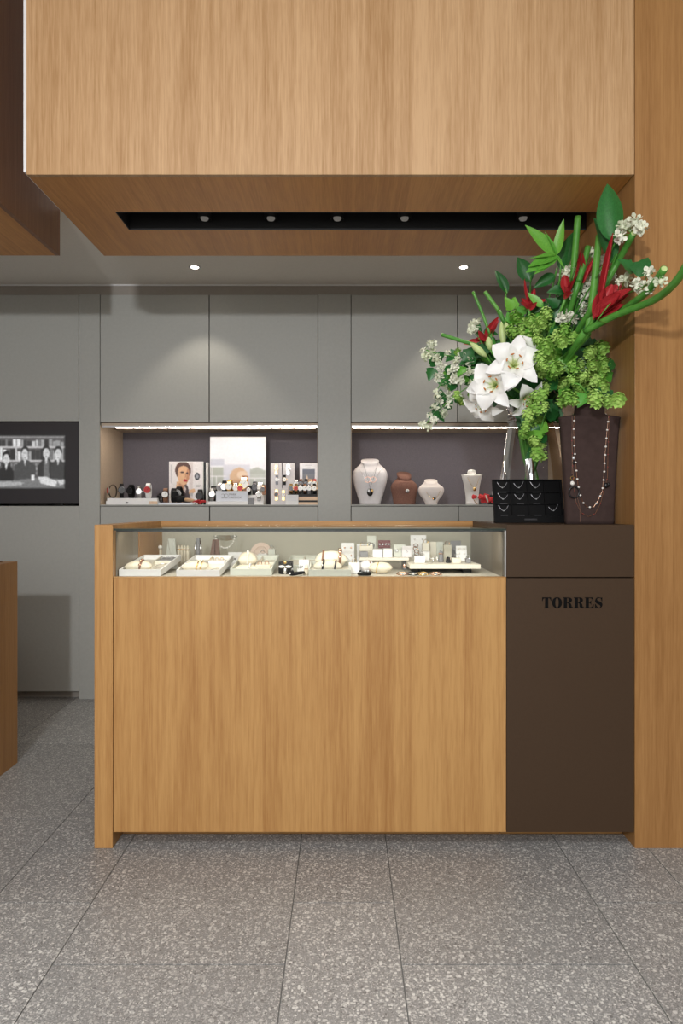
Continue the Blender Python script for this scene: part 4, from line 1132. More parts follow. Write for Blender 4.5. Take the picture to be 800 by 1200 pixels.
ring_box(340.5, 344, 669, 674, 1.035, 'tiny black ring cushion beside the open cord bracelet', 'black_leather', ring='silver', depth=.02)
stud_card(350, 362, 651, 666, 1.075, 'white box with two square silver earrings before the empty tray', 'white_card', 1, 2, 'steel', lean=0, thick=.03, srad=.006, z=DZ + .0)
cl = thing('cone_stand', 'little cream cone with silver ring beside the white earring box', 'ring stand', (AX(358.5, 1.04), AY(1.04) + .02, DZ))
obj('cone', MB().lathe([(.010, 0), (.011, .003), (.004, .035), (.001, .038)], 14), 'cream_leather', cl, smooth=True); obj('ring', MB().lathe([(.007, .018), (.0088, .020), (.0065, .022)], 14), 'rose_gold', cl)
ring_box(367.5, 372.5, 659, 668, 1.09, 'small grey block with brown stone beside the black bracelet pillow', 'grey_leather', ring='rose_gold', depth=.02)
ring_box(348, 351.5, 664, 669, 1.07, 'tiny white cube with pearl behind the cord bracelet', 'white_card', ring='silver', depth=.012)

# ---- stepped white group in the middle
stud_card(400, 415, 632, 662, 1.15, 'tall white card with two pairs of studs, on the left of the stepped group'.replace(', on the left of the stepped group', ' beside the brown bracelet pillow'), 'white_card', 3, 2, 'rose_gold', lean=5)
ring_box(400, 411, 652, 662, 1.125, 'grey block before the tall white stud card', 'sage_card', ring='gold', depth=.03)
ring_box(408.5, 421.5, 659, 672, 1.055, 'white cube with a black and gold ring', 'white_card', ring='gold', depth=.045)
stud_card(418, 431, 632, 660, 1.16, 'tall white card with silver studs beside the letter-shaped pendants', 'white_card', 2, 2, 'silver', lean=4)
# acrylic shelf
sx0, sx1 = AX(421, 1.11), AX(479, 1.11); shz = HZ(653.5, 1.11)
sh_ = thing('display_shelf', 'raised cream shelf carrying low white boxes', 'shelf', ((sx0 + sx1) / 2, AY(1.11), DZ))
ws = (sx1 - sx0) / 2
obj('board', MB().box(-ws, ws, 0, .13, shz - DZ - .011, shz - DZ), 'cream_card', sh_, bevel=.001)
for s_ in (-1, 1): obj('leg', MB().box(s_ * (ws - .012) - .006, s_ * (ws - .012) + .006, .05, .12, 0, shz - DZ - .0112), 'grey_leather', sh_)
ring_box(421.5, 431, 646.5, 653, 1.12, 'dark grey box on the shelf beside white cube', 'grey_leather', z=shz, ring=None, depth=.035)
ring_box(421, 437, 641, 653, 1.145, 'cream box with two gold studs behind the dark grey box', 'cream_card', z=shz, ring='gold', rings=2, depth=.03)
ring_box(436.5, 448.3, 643.5, 653, 1.118, 'low white box with a tiny stud, next to the cream box', 'white_card', z=shz, ring=None, depth=.04)
ring_box(449, 459.5, 643, 653, 1.118, 'low white box with gold brooch, next to the grey display frame', 'white_card', z=shz, ring=None, depth=.04)
stud_card(430, 440.5, 628, 651, 1.162, 'frosted card with curled silver letter pendants', 'sage_card', 1, 1, 'steel', z=shz, lean=4, srad=.012)
stud_card(443, 457.5, 634, 652, 1.158, 'burgundy velvet board with rows of crystal studs', 'burgundy_card', 2, 4, 'crystal', z=shz, lean=8, srad=.0042)
stud_card(461, 475, 638.5, 653, 1.128, 'grey frame with a pair of large crystal flowers', 'sage_card', 1, 2, 'crystal', z=shz, lean=2, srad=.0075, thick=.02)
stud_card(471, 482, 640, 653, 1.122, 'pale grey card with one pendant beside the crystal flower frame', 'white_velvet', 1, 1, 'silver', z=shz, lean=2)
# pillows under the shelf
pl = pillow((AX(446, 1.06), AY(1.06) + .01, DZ), .085, .055, .042, 'satin pillow with one gold bracelet under the cream shelf', rz=-.2)
bangle(pl, -.01, .055, .042, 'gold', 'thin gold bracelet on the satin pillow under the shelf', .0018)
pl = pillow((AX(430, 1.065), AY(1.065) + .03, DZ), .06, .05, .045, 'grey satin pillow with beaded bracelet under the cream shelf', 'white_velvet', rz=.5)
bangle(pl, .0, .05, .045, 'rose_gold', 'beaded rose gold bracelet on grey satin pillow', .002, 6, 'pearl')
bl = thing('bracelet', 'black crystal cluster bracelet lying on the deck by satin pillow', 'bracelet', (AX(427, 1.022), AY(1.022) + .012, DZ))
obj('band', MB().tube([(.020 * math.cos(R(a)), .016 * math.sin(R(a)), .008) for a in range(0, 360, 20)], .006, 7, closed=True), 'black_leather', bl, smooth=True)
for k in range(9): obj('crystal', MB().ball((.016 * math.cos(k * .7), -.006 - .008 * (k % 3) * .3, .014 + .004 * math.sin(k * 2.1)), .0045, nu=6, nv=4), 'crystal' if k % 2 else 'dial_black', bl)
# ---- low wide riser
rz2 = HZ(661.5, 1.06); rx0, rx1 = AX(480, 1.06), AX(563, 1.06)
rs = thing('display_riser', 'wide cream riser board on a black block, crowded with cards', 'riser', ((rx0 + rx1) / 2, AY(1.06), DZ))
wr = (rx1 - rx0) / 2
obj('board', MB().loft([[(-wr, 0, z_), (wr, 0, z_), (wr - .02, .36, z_), (-wr, .36, z_)] for z_ in (rz2 - DZ - .016, rz2 - DZ)]), 'cream_card', rs, bevel=.001)
for xx in (-.1, .09): obj('block', MB().cbox(xx, .10, 0, .03, .10, rz2 - DZ - .0165), 'black_matte', rs)
Z2 = rz2 + .0002
stud_card(481, 499.5, 629, 656, 1.19, 'tallest white card with scattered silver charms on the riser', 'white_card', 3, 2, 'silver', z=Z2, lean=5)
ct_ = thing('link_bracelet', 'brown twisted link bracelet leaning on the tallest white card', 'bracelet', (AX(487.5, 1.165), AY(1.165), Z2))
for k in range(5): obj('link', MB().tube([(.003 * math.sin(k * 1.4) + .009 * math.cos(a), .004 * math.cos(k * 2), .009 + .0115 * k + .007 * math.sin(a)) for a in [2 * math.pi * q / 12 for q in range(12)]], .0016, 5, closed=True), 'rose_gold' if k % 2 else 'brown_leather', ct_)
ring_box(485.5, 498, 653, 661, 1.09, 'low white box with two tiny studs at the riser front', 'white_card', z=Z2, ring='silver', rings=2, depth=.03)
ring_box(495.5, 503.5, 647.5, 658, 1.14, 'white column block beside the scattered charm card', 'white_card', z=Z2, ring=None, depth=.03)
ring_box(495, 503, 637, 656, 1.165, 'cream block with a stud behind the white column', 'cream_card', z=Z2, ring='gold', depth=.025)
ring_box(503.5, 511.5, 636.5, 656, 1.18, 'broad cream box between column and grey card', 'cream_card', z=Z2, ring=None, depth=.03)
stud_card(511.5, 519.5, 636, 656, 1.175, 'narrow pale grey card with one earring on the riser', 'sage_card', 1, 1, 'silver', z=Z2, lean=3)
ring_box(520, 529, 639.5, 658, 1.135, 'tall taupe block topped by two rings', 'case_lining', z=Z2, ring='rose_gold', rings=1, depth=.03)
stud_card(528, 540, 635, 656, 1.18, 'dark grey card behind the taupe block', 'grey_leather', 1, 1, 'silver', z=Z2, lean=3)
stud_card(534.5, 547, 641, 659, 1.125, 'white card with six pearl studs in three rows', 'white_card', 3, 2, 'pearl', z=Z2, lean=8, srad=.0042)
ring_box(530, 540, 655.5, 661.3, 1.085, 'low cream box before the six-stud card', 'cream_card', z=Z2, ring='silver', depth=.03)
ring_box(546, 551.5, 656, 661.3, 1.085, 'small grey ring cushion at the riser corner', 'grey_leather', z=Z2, ring='silver', depth=.025)
for px, r, lab in ((516.5, 1.105, 'dark finger stand with rose gold ring beside the taupe block'), (525, 1.09, 'short black ring cone with rose gold rings before taupe block')):
    cl = thing('cone_stand', lab, 'ring stand', (AX(px, r), AY(r), Z2))
    hh_ = .040 if px < 520 else .02
    obj('cone', MB().lathe([(.010, 0), (.011, .003), (.007, hh_), (.002, hh_ + .003)], 14), 'grey_leather' if px < 520 else 'black_leather', cl, smooth=True)
    obj('ring', MB().lathe([(.0085, hh_ * .75), (.0115, hh_ * .8), (.0085, hh_ * .86)], 14), 'rose_gold', cl)
for px, r, lab in ((505, 1.085, 'plain silver ring lying on the riser front'), (510, 1.10, 'pearl ring lying on the riser between boxes'), (479, 1.135, 'single loose pearl beside the charm card')):
    rg = thing('loose_ring', lab, 'ring', (AX(px, r), AY(r), Z2 if px > 481 else shz))
    obj('hoop', MB().tube([(.008 * math.cos(a), .003 * math.sin(a), .0095 + .008 * math.sin(a)) for a in [2 * math.pi * q / 16 for q in range(16)]], .0014, 5, closed=True), 'silver', rg)
    obj('bead', MB().ball((.006, -.002, .017), .0045, nu=8, nv=5), 'pearl', rg, smooth=True)
# bracelets lying in front of the riser
for k, (px, mt, lab) in enumerate(((472, 'rose_gold', 'rose gold chain bracelet on the deck under the shelf end'), (484, 'dark_metal', 'dark bangle on the deck before the riser'), (496, 'gold', 'gold bangle on the deck before the riser'), (511, 'rose_gold', 'rose gold bangle on the deck before the riser'))):
    bl = thing('bracelet', lab, 'bracelet', (AX(px, 1.03), AY(1.03) + .016, DZ))
    obj('band', MB().tube([(.021 * math.cos(R(a)), .017 * math.sin(R(a)), .0056 + .003 * math.sin(R(a))) for a in range(0, 360, 18)], .0022, 6, closed=True), mt, bl, smooth=True)
    obj('charm', MB().ball((0, -.019, .005), .004, nu=7, nv=5), 'crystal', bl, smooth=True)
ts = thing('ring_stand', 'clear post with amber drop earrings before the shelf end', 'earring stand', (AX(474, 1.045), AY(1.045) + .02, DZ))
obj('post', MB().cbox(0, 0, 0, .01, .01, .03), 'acrylic', ts); obj('foot', MB().cbox(0, 0, 0, .03, .02, .004), 'white_card', ts); obj('drop', MB().ball((0, -.006, .03), .005, .004, .008), 'rose_gold', ts, smooth=True)

# ================================================================== ON THE BROWN CABINET
# --- large taupe necklace bust
rb_ = 1.045
bt, fr, h = bust('tall taupe suede bust with long bead necklaces on brown cabinet', 692, rb_, CT + .0004, 143,
    [(0, 28.5, .9), (.2, 29, .95), (.5, 31.2, 1), (.75, 33.6, 1), (.855, 35, 1), (.88, 35, .92), (.893, 22, .75), (.91, 17.5, .62), (.96, 16.8, .55), (1, 16.5, .5)], 'taupe_suede', .03, power=5.0, lean=.0)
bt.location.y += .02
p = S * rb_
def z_of(py): return HZ(py, rb_) - CT
def bx(px): return (px - 692) * p
def on_bust(pts): return [(bx(a), z_of(b_)) for a, b_ in pts]
def beaded(label, pts, rad, mat, every, bmat, brad, extra=()):
    n_ = necklace(label, bt, 0)
    pp = on_bust(pts)
    chain(bt, fr, pp, rad, mat, parent=n_, off=.003, sub=5)
    acc = 0; seg = []
    for i in range(len(pp) - 1):
        a, b_ = Vector(pp[i]), Vector(pp[i + 1]); L = (b_ - a).length; k = every - acc
        while k < L:
            q = a + (b_ - a) * (k / L); seg.append(q); k += every
        acc = L - (k - every)
    me = MB().ball((0, 0, 0), brad, brad * .8, brad * .8, 7, 5).mesh('bead')
    me.materials.append(MATS[bmat])
    for q in seg: obj('bead', me, bmat, n_, loc=(q.x, fr(q.x, q.y) - .004, q.y))
    for nm, a, b_, rr, mt in extra:
        obj(nm, MB().ball((bx(a), fr(bx(a), z_of(b_)) - rr * .7, z_of(b_)), rr, rr * .7, rr), mt, n_, smooth=True)
    return n_
beaded('red cord necklace with white pearls on taupe bust', [(672, 484), (670.5, 500), (671, 520), (672.5, 540), (674.5, 560), (677.5, 578), (681.5, 589), (686, 594.5), (694, 594.5), (699, 587), (704, 576), (706, 556), (707, 535), (709, 510), (711, 490), (712, 478)], .0008, 'rose_gold', .030, 'pearl', .0042)
beaded('long fine chain with black onyx beads on taupe bust', [(669, 488), (668.5, 520), (669.5, 545), (671, 570), (674, 590), (679.5, 601), (688, 605.5), (696, 602), (702, 590), (706, 574), (710, 560), (710.5, 530), (711.5, 500), (712.5, 478)], .0007, 'brown_leather', .045, 'red_bead', .0022,
       extra=(('onyx_bead', 671, 542.5, .006, 'dial_black'), ('pearl_charm', 670.5, 537, .006, 'crystal'), ('pearl_charm', 669, 566.5, .008, 'pearl'), ('onyx_bead', 708, 569, .009, 'dial_black'), ('onyx_bead', 711, 568, .007, 'dial_black')))
n3 = necklace('black onyx hoop pendant with gold ring on taupe bust', bt, 0)
cx_, cz_ = bx(671), z_of(577)
obj('hoop', MB().tube([(cx_ + 6 * p * math.cos(a), fr(cx_, cz_) - .006, cz_ + 6.5 * p * math.sin(a)) for a in [2 * math.pi * k / 24 for k in range(24)]], .0028, 7, closed=True), 'dial_black', n3, smooth=True)
obj('ring', MB().tube([(bx(669) + 2 * p * math.cos(a), fr(bx(669), z_of(560.5)) - .005, z_of(560.5) + 2 * p * math.sin(a)) for a in [2 * math.pi * k / 16 for k in range(16)]], .0013, 6, closed=True), 'gold', n3)
chain(bt, fr, on_bust([(668.8, 500), (669, 530), (669, 556)]), .0006, 'brown_leather', parent=n3)
chain(bt, fr, on_bust([(675, 583), (678, 594), (678.5, 612)]), .0006, 'brown_leather', parent=n3)

# --- black necklace tray on an easel
rt = 1.12
x0, x1 = AX(579.7, rt), AX(662, rt)
tw_ = x1 - x0; tl = 51.5 * S * rt
tr = thing('necklace_tray', 'black tilted tray of twelve compartments with thin silver necklaces', 'tray', ((x0 + x1) / 2, AY(rt), CT + .0004))
tr.rotation_euler = (R(-14), 0, 0)
tl /= math.cos(R(14))
wl = .0035
def taper(f): return 1 - .04 * f
obj('back_board', MB().box(-tw_ / 2, tw_ / 2, .008, .016, 0, tl), 'tray_black', tr, bevel=.001)
bars = []
bot, top = tl * .17, tl * .97
cw_, chh = (tw_ - .012) / 4, (top - bot) / 3
obj('lower_band', MB().box(-tw_ / 2, tw_ / 2, 0, .008, 0, bot), 'tray_black', tr, bevel=.001)
obj('upper_band', MB().box(-tw_ / 2, tw_ / 2, 0, .008, top, tl), 'tray_black', tr, bevel=.001)
for k in range(5): obj('partition', MB().box(-tw_ / 2 + .004 + k * cw_ - (0 if k else .004), -tw_ / 2 + .004 + k * cw_ + wl + (.004 if k == 4 else 0), .0, .0079, bot + .0002, top - .0002), 'tray_black', tr)
for i in range(1, 3):
    for k in range(4): obj('ledge', MB().box(-tw_ / 2 + .0042 + k * cw_ + wl, -tw_ / 2 + .0038 + (k + 1) * cw_, .001, .0078, bot + i * chh - .002, bot + i * chh + .002), 'tray_black', tr)
for i in range(3):
    for k in range(4):
        xx = -tw_ / 2 + .006 + (k + .5) * cw_
        obj('name_strip', MB().box(xx - .014, xx + .014, .0, .0008, bot + i * chh - .0018, bot + i * chh + .0018), 'dark_metal', tr, loc=(0, -.0009 if i == 0 else .0001, 0))
obj('maker_strip', MB().box(-.02, .028, -.001, -.0001, bot * .35, bot * .55), 'dark_metal', tr)
obj('easel_leg', MB().box(tw_ / 2 - .02, tw_ / 2 - .004, .017, .060, 0, tl * .34), 'tray_black', tr)
obj('easel_leg', MB().box(-tw_ / 2 + .01, -tw_ / 2 + .025, .017, .060, 0, tl * .34), 'tray_black', tr)
GN = 'thin silver necklaces in the black tray'
TM = local(tr)
for (i, k) in ((2, 0), (2, 1), (2, 2), (1, 0), (1, 1), (1, 2), (0, 0), (0, 3)):
    xx = -tw_ / 2 + .006 + (k + .5) * cw_; zz = bot + i * chh + chh * .3
    lab = 'thin silver necklace in %s row of black tray, %s' % (('bottom', 'middle', 'top')[i], ('compartment farthest from taupe bust', 'middle of three necklaces', 'beside the empty compartment', 'compartment nearest taupe bust')[k])
    o = thing('fine_necklace', lab, 'necklace', TM @ Vector((xx, .0068, zz)), 0, GN)
    o.rotation_euler = tr.rotation_euler
    dd = (.0, .3, -.2, .5, -.3, .1, .2, -.1)[(i * 4 + k) % 8]
    pts = [(-.019 + .038 * f, 0, .006 + .021 * (abs(2 * f - 1 + dd * .3)) ** 1.9) for f in [q / 12 for q in range(13)]]
    obj('chain', MB().tube(pts, .0007, 5), 'chain_white', o)
    obj('pendant', MB().ball(pts[6], .0028, .002, .0028, 7, 5), 'crystal', o)

# --- glass vase
VN = P(622, 490, 1.22); VX, VY = VN.x, VN.y
vz = lambda py: HZ(py, 1.22)
pr = lambda px_: px_ * S * 1.22
prof = [(pr(30), CT + .0005), (pr(34.5), CT + .004), (pr(35.5), vz(590)), (pr(36), vz(560)), (pr(32), vz(530)), (pr(26.5), vz(503)), (pr(24.5), vz(492)), (pr(26), vz(483)), (pr(31), vz(471)), (pr(35), vz(464))]
def smoothprof(pf, n=5):
    out = []
    for i in range(len(pf) - 1):
        p0, p1, p2, p3 = pf[max(0, i - 1)], pf[i], pf[i + 1], pf[min(len(pf) - 1, i + 2)]
        for k in range(n):
            f = k / n
            out.append(tuple(.5 * (2 * b1 + (c1 - a1) * f + (2 * a1 - 5 * b1 + 4 * c1 - d1) * f * f + (3 * b1 - a1 - 3 * c1 + d1) * f ** 3) for a1, b1, c1, d1 in zip(p0, p1, p2, p3)))
    return out + [pf[-1]]
vs_ = thing('glass_vase', 'clear hourglass glass vase with a rhinestone band holding the bouquet', 'vase', (VX, VY, CT))
outer = smoothprof([(a, b_ - CT) for a, b_ in prof])
inner = [(max(.001, a - .004), b_ + (.006 if k == 0 else 0)) for k, (a, b_) in enumerate(outer)][::-1]
obj('glass_body', MB().lathe(outer, 40, caps=False), 'vase_glass', vs_, smooth=True)
obj('base_disc', MB().lathe([(.002, .0005), (outer[0][0], .0005), (outer[0][0], .010), (.002, .010)], 40), 'vase_glass', vs_)
obj('rim', MB().tube([(outer[-1][0] * math.cos(R(a)), outer[-1][0] * math.sin(R(a)), outer[-1][1]) for a in range(0, 360, 9)], .0025, 6, closed=True), 'vase_glass', vs_, smooth=True)
band = MB()
obj('ribbon_band', MB().lathe([(pr(25.0), vz(495) - CT), (pr(25.6), vz(494) - CT), (pr(25.6), vz(488) - CT), (pr(25.3), vz(487) - CT)], 40, caps=False), 'brown_leather', vs_, smooth=True)
dia = MB().ball((0, 0, 0), .0048, nu=6, nv=4).mesh('rhinestone'); dia.materials.append(MATS['crystal'])
for row in range(3):
    for k in range(16):
        a = R(155 + 8.2 * k)
        obj('rhinestone', dia, 'crystal', vs_, loc=((pr(26)) * math.cos(a), (pr(26)) * math.sin(a), vz(494 - 3.2 * row) - CT))
fo = thing('foil_wrap', 'crumpled silver foil around the stems inside the vase', 'foil', (VX, VY, CT + .012))
rr = random.Random(11)
fr_ = []
for i in range(9):
    f = i / 8
    fr_.append([((.012 + .009 * rr.random()) * math.cos(2 * math.pi * j / 14) - .012 - .01 * f, (.012 + .01 * rr.random()) * math.sin(2 * math.pi * j / 14) - .055, .0 + f * .25) for j in range(14)])
obj('wrap', MB().loft(fr_, caps=False), 'foil', fo)

# --- bouquet -----------------------------------------------------------------
def clampr(px, r):
    lim = .945 / ((px - 403) * S) if px > 410 else 9
    if r > lim: r = lim if lim > 1.01 else min(lim, .955)
    return r
def F(px, py, r=1.14): 
    r = clampr(px, r); return P(px, py, r)

def unit_hop():
    m = MB(); rr = random.Random(2)
    m.ball((0, 0, 0), .36, .36, .46, 8, 6)
    for i in range(5):
        f = i / 4; z = .48 - .92 * f; rad = .46 * math.sin(math.pi * (.16 + .70 * f)) ** .8
        for j in range(6):
            a = 2 * math.pi * (j + .5 * (i % 2)) / 6 + rr.uniform(-.12, .12)
            u_ = Vector((math.cos(a), math.sin(a), 0)); t_ = Vector((-math.sin(a), math.cos(a), 0))
            b0 = u_ * rad * .75 + Vector((0, 0, z + .10))
            w_ = .21 + rr.uniform(-.03, .03)
            tip = u_ * (rad + .20 + rr.uniform(-.06, .06)) + Vector((0, 0, z - .12)); mid = u_ * (rad + .10) + Vector((0, 0, z + .03))
            m.add([b0 - t_ * w_ * .7, b0 + t_ * w_ * .7, mid + t_ * w_, tip, mid - t_ * w_, mid + u_ * .05], [(0, 1, 5), (1, 2, 5), (2, 3, 5), (3, 4, 5), (4, 0, 5)])
    me = m.mesh('hop_cone'); me.materials.append(MATS['hop_green']); return me
def unit_blossom():
    m = MB(); m.ball((0, 0, 0), .26, nu=8, nv=6); n = 20; rr = random.Random(4)
    for k in range(n):
        z = 1 - 2 * (k + .5) / n; a = k * 2.39996; s_ = math.sqrt(1 - z * z)
        u_ = Vector((s_ * math.cos(a), s_ * math.sin(a), z)); t_ = u_.orthogonal().normalized(); w_ = u_.cross(t_)
        g_ = rr.uniform(0, 6.28); t_, w_ = t_ * math.cos(g_) + w_ * math.sin(g_), w_ * math.cos(g_) - t_ * math.sin(g_)
        tl_ = (u_ + t_ * rr.uniform(.2, .7)).normalized(); b0 = u_ * .20; L = rr.uniform(.34, .46); W = rr.uniform(.16, .22)
        c = b0 + tl_ * L * .6
        m.add([b0, c - w_ * W, b0 + tl_ * L - w_ * W * .5, b0 + tl_ * (L + .03), b0 + tl_ * L + w_ * W * .5, c + w_ * W, c + u_ * -.05], [(0, 6, 1), (1, 6, 2), (2, 6, 3), (3, 6, 4), (4, 6, 5), (5, 6, 0)])
    me = m.mesh('blossom'); me.materials.append(MATS['blossom_white']); return me
def leaf_mesh(name, outline, mat, bend=.25, fold=.18, n=8):
    """outline(f) half width along unit length +x, normal +z"""
    m = MB(); rows = []
    for i in range(n + 1):
        f = i / n; w_ = outline(f); z = -bend * f * f
        rows.append([(f, -w_, z + fold * w_), (f, -w_ * .5, z + fold * w_ * .35), (f, 0, z), (f, w_ * .5, z + fold * w_ * .35), (f, w_, z + fold * w_)])
    vs = [p_ for r_ in rows for p_ in r_]
    m.add(vs, [(i * 5 + j, i * 5 + j + 1, (i + 1) * 5 + j + 1, (i + 1) * 5 + j) for i in range(n) for j in range(4)])
    me = m.mesh(name); me.materials.append(MATS[mat])
    for p_ in me.polygons: p_.use_smooth = True
    return me
ivy = lambda f: [0.02, .30, .46, .34, .40, .26, .20, .10, 0][min(8, int(round(f * 8)))]
HOP, BLO = unit_hop(), unit_blossom()
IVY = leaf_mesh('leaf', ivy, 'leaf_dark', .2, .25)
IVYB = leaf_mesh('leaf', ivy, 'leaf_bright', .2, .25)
OVA = leaf_mesh('leaf', lambda f: .30 * math.sin(math.pi * f ** .75) ** .9, 'leaf_dark', .18, .35, 12)
LAN = leaf_mesh('leaf', lambda f: .12 * math.sin(math.pi * f ** .7) ** .9, 'leaf_bright', .12, .3, 10)
def axes(xdir, normal):
    x = Vector(xdir).normalized(); n_ = Vector(normal); z = (n_ - x * n_.dot(x)).normalized(); y = z.cross(x)
    return Matrix((x, y, z)).transposed().to_euler()
rf = random.Random(21)
TOCAM = Vector((-.25, -1, .1))
def put_leaf(par, me, base, tip, w=1.0, normal=None, name='leaf'):
    b_, t_ = Vector(base), Vector(tip); L = (t_ - b_).length
    nn = normal or (TOCAM + Vector((rf.uniform(-.5, .5), 0, rf.uniform(-.2, .6))))
    return obj(name, me, None, par, loc=b_, rot=axes(t_ - b_, nn), scale=(L, L * w, L))

def curve(pts, n=6):
    pts = [Vector(q) for q in pts]; out = []
    for i in range(len(pts) - 1):
        p0, p1, p2, p3 = pts[max(0, i - 1)], pts[i], pts[i + 1], pts[min(len(pts) - 1, i + 2)]
        for k in range(n):
            f = k / n; out.append(.5 * (2 * p1 + (p2 - p0) * f + (2 * p0 - 5 * p1 + 4 * p2 - p3) * f * f + (3 * p1 - p0 - 3 * p2 + p3) * f ** 3))
    return out + [pts[-1]]
def vase_root(k):
    a = k * 2.39996; rad = .06 * math.sqrt((k % 9 + 1) / 10)
    low = Vector((VX - rad * math.cos(a) * 1.2, VY - rad * math.sin(a) * 1.2, CT + .03))
    neck = Vector((VX + rad * math.cos(a), VY + rad * math.sin(a), vz(490)))
    return [low, neck]
SK = [0]
def rooted(pts):
    SK[0] += 1; return curve(vase_root(SK[0]) + [Vector(q) for q in pts])
def flower(name, label, cat, group=None):
    return thing(name, label, cat, (0, 0, 0), 0, group)

# -- white lilies
def petal_mesh(L, W):
    m = MB(); n = 10; rows = []
    for i in range(n + 1):
        f = i / n; r_ = L * (.12 * f + .88 * f ** 1.45); z = L * .50 * math.sin(f * 2.35)
        w_ = W * (math.sin(math.pi * min(1, f * .93 + .05)) ** .75) * (1 if f < 1 else .15)
        rows.append([(r_, s_ * w_, z + abs(s_) ** 2 * w_ * .35 + .004 * math.sin(f * 17 + s_ * 4) * abs(s_)) for s_ in (-1, -.55, 0, .55, 1)])
    m.add([q for r_ in rows for q in r_], [(i * 5 + j, i * 5 + j + 1, (i + 1) * 5 + j + 1, (i + 1) * 5 + j) for i in range(n) for j in range(4)])
    me = m.mesh('petal'); me.materials.append(MATS['lily_petal'])
    for q in me.polygons: q.use_smooth = True
    return me
PA, PB = petal_mesh(.108, .042), petal_mesh(.112, .031)
FIL = MB().tube([(0, 0, 0), (.012, 0, .035), (.028, 0, .062)], [.0016, .0014, .001], 5).mesh('filament'); FIL.materials.append(MATS['bud_pale'])
ANT = MB().ball((.029, 0, .064), .003, .008, .003, 7, 5).mesh('anther'); ANT.materials.append(MATS['anther'])
def lily(px, py, r, face, spin, sc, label):
    t = flower('lily', label, 'lily', 'white lilies in the bouquet')
    c = F(px, py, r); d = Vector(face).normalized()
    q = d.to_track_quat('Z', 'Y').to_matrix()
    obj('stem', MB().tube(rooted([c - d * .10 + Vector((0, 0, -.03)), c]), [.005] * 200, 6) if False else MB().tube(rooted([c - d * .10 + Vector((0, .02, -.02)), c]), .0045, 6), 'stem_green', t, smooth=True)
    for k in range(6):
        e = (q @ Matrix.Rotation(spin + k * math.pi / 3, 3, 'Z')).to_euler()
        obj('petal', PA if k % 2 == 0 else PB, None, t, loc=c, rot=e, scale=sc)
        st = obj('stamen', FIL, None, t, loc=c, rot=(q @ Matrix.Rotation(spin + .5 + k * math.pi / 3, 3, 'Z')).to_euler(), scale=sc)
        obj('anther', ANT, None, st)
    obj('pistil', MB().tube([(0, 0, 0), (0, 0, .07)], [.002, .0025], 6).ball((0, 0, .072), .004), 'bud_pale', t, loc=c, rot=q.to_euler(), scale=sc, smooth=True)
lily(601, 430, 1.07, (-.15, -1, .12), .3, .98, 'open white lily facing forward, between the other lilies')
lily(620, 426, 1.11, (.35, -.9, .30), .9, .92, 'white lily tucked behind, next to the green hops')
lily(582, 452, 1.08, (-.55, -.8, -.05), .1, .95, 'white lily facing the grey cabinets, below the forward one')
lily(570, 468, 1.10, (-.55, -.45, -.72), .6, .78, 'drooping white lily lowest in the bouquet')
lily(612, 462, 1.09, (.3, -.65, -.65), .2, .75, 'white lily hanging over the vase mouth')
def bud(a, b_, r, label, rad=.014, mat='bud_pale'):
    t = flower('lily_bud', label, 'bud', 'lily buds in the bouquet')
    A, B = F(*a, r), F(*b_, r)
    obj('stem', MB().tube(rooted([A]), .0035, 6), 'stem_green', t, smooth=True)
    obj('bud', MB().tube([A + (B - A) * f for f in (0, .2, .45, .7, .9, 1)], [rad * q for q in (.35, .75, 1, .85, .5, .15)], 10), mat, t, smooth=True)
bud((570, 418), (551, 402), 1.1, 'long pale bud pointing at the grey cabinets')
bud((574, 410), (572, 395), 1.1, 'short pale bud beside the long one')
bud((590, 407), (587, 377), 1.13, 'upright pale bud above the lilies')
bud((622, 392), (633, 360), 1.12, 'dark green bud among the hops', .013, 'leaf_bright')
bud((597, 395), (592, 378), 1.12, 'stout pale bud above the forward lily')

# -- hop vines
def hop_vine(label, path, cones, r, size=16, leaves=()):
    size *= .80
    t = flower('hop_vine', label, 'hop vine', 'green hop vines in the bouquet')
    obj('stem', MB().tube(rooted([F(a, b_, r + .02) for a, b_ in path]), .0028, 5), 'stem_green', t, smooth=True)
    for (a, b_) in cones:
        rr_ = clampr(a, r + rf.uniform(-.035, .035)); s_ = size * rf.uniform(.85, 1.2) * S * rr_
        obj('hop_cone', HOP, None, t, loc=P(a, b_, rr_), rot=(rf.uniform(-.7, .7), rf.uniform(-.7, .7), rf.uniform(0, 6)), scale=(s_, s_, s_ * 1.12))
    for (a, b_) in leaves:
        bs = F(a, b_, r + .015); put_leaf(t, IVY if rf.random() < .6 else IVYB, bs, bs + Vector((rf.uniform(-.06, .06), rf.uniform(-.02, .02), rf.uniform(-.06, .03))).normalized() * rf.uniform(.05, .085))
q4 = lambda L: [(580 + a / 4.444, 360 + b_ / 4.444) for a, b_ in L]
hop_vine('hop vine in the middle, spilling over the forward lily', [(640, 440), (640, 400)], q4([(360, 120), (290, 190), (345, 180), (405, 160), (240, 230), (262, 205), (235, 268), (212, 300), (245, 340), (308, 352), (350, 298), (330, 315), (250, 305), (285, 245), (330, 150), (385, 195), (300, 320)]), 1.06, 15.5, q4([(300, 270), (380, 240), (260, 370), (200, 250), (330, 380), (300, 215), (360, 260)]))
hop_vine('hop vine reaching toward the wooden wing wall', [(660, 450), (690, 430)], q4([(405, 315), (460, 360), (400, 380), (440, 410), (430, 435), (355, 400), (555, 210), (545, 258), (555, 352), (495, 235), (560, 410), (480, 420), (520, 330), (505, 300), (450, 300), (520, 380), (570, 300)]), 1.07, 15.5, q4([(480, 260), (520, 220), (430, 350), (560, 330), (500, 400), (470, 450), (540, 440), (410, 270), (380, 420), (585, 300)]))
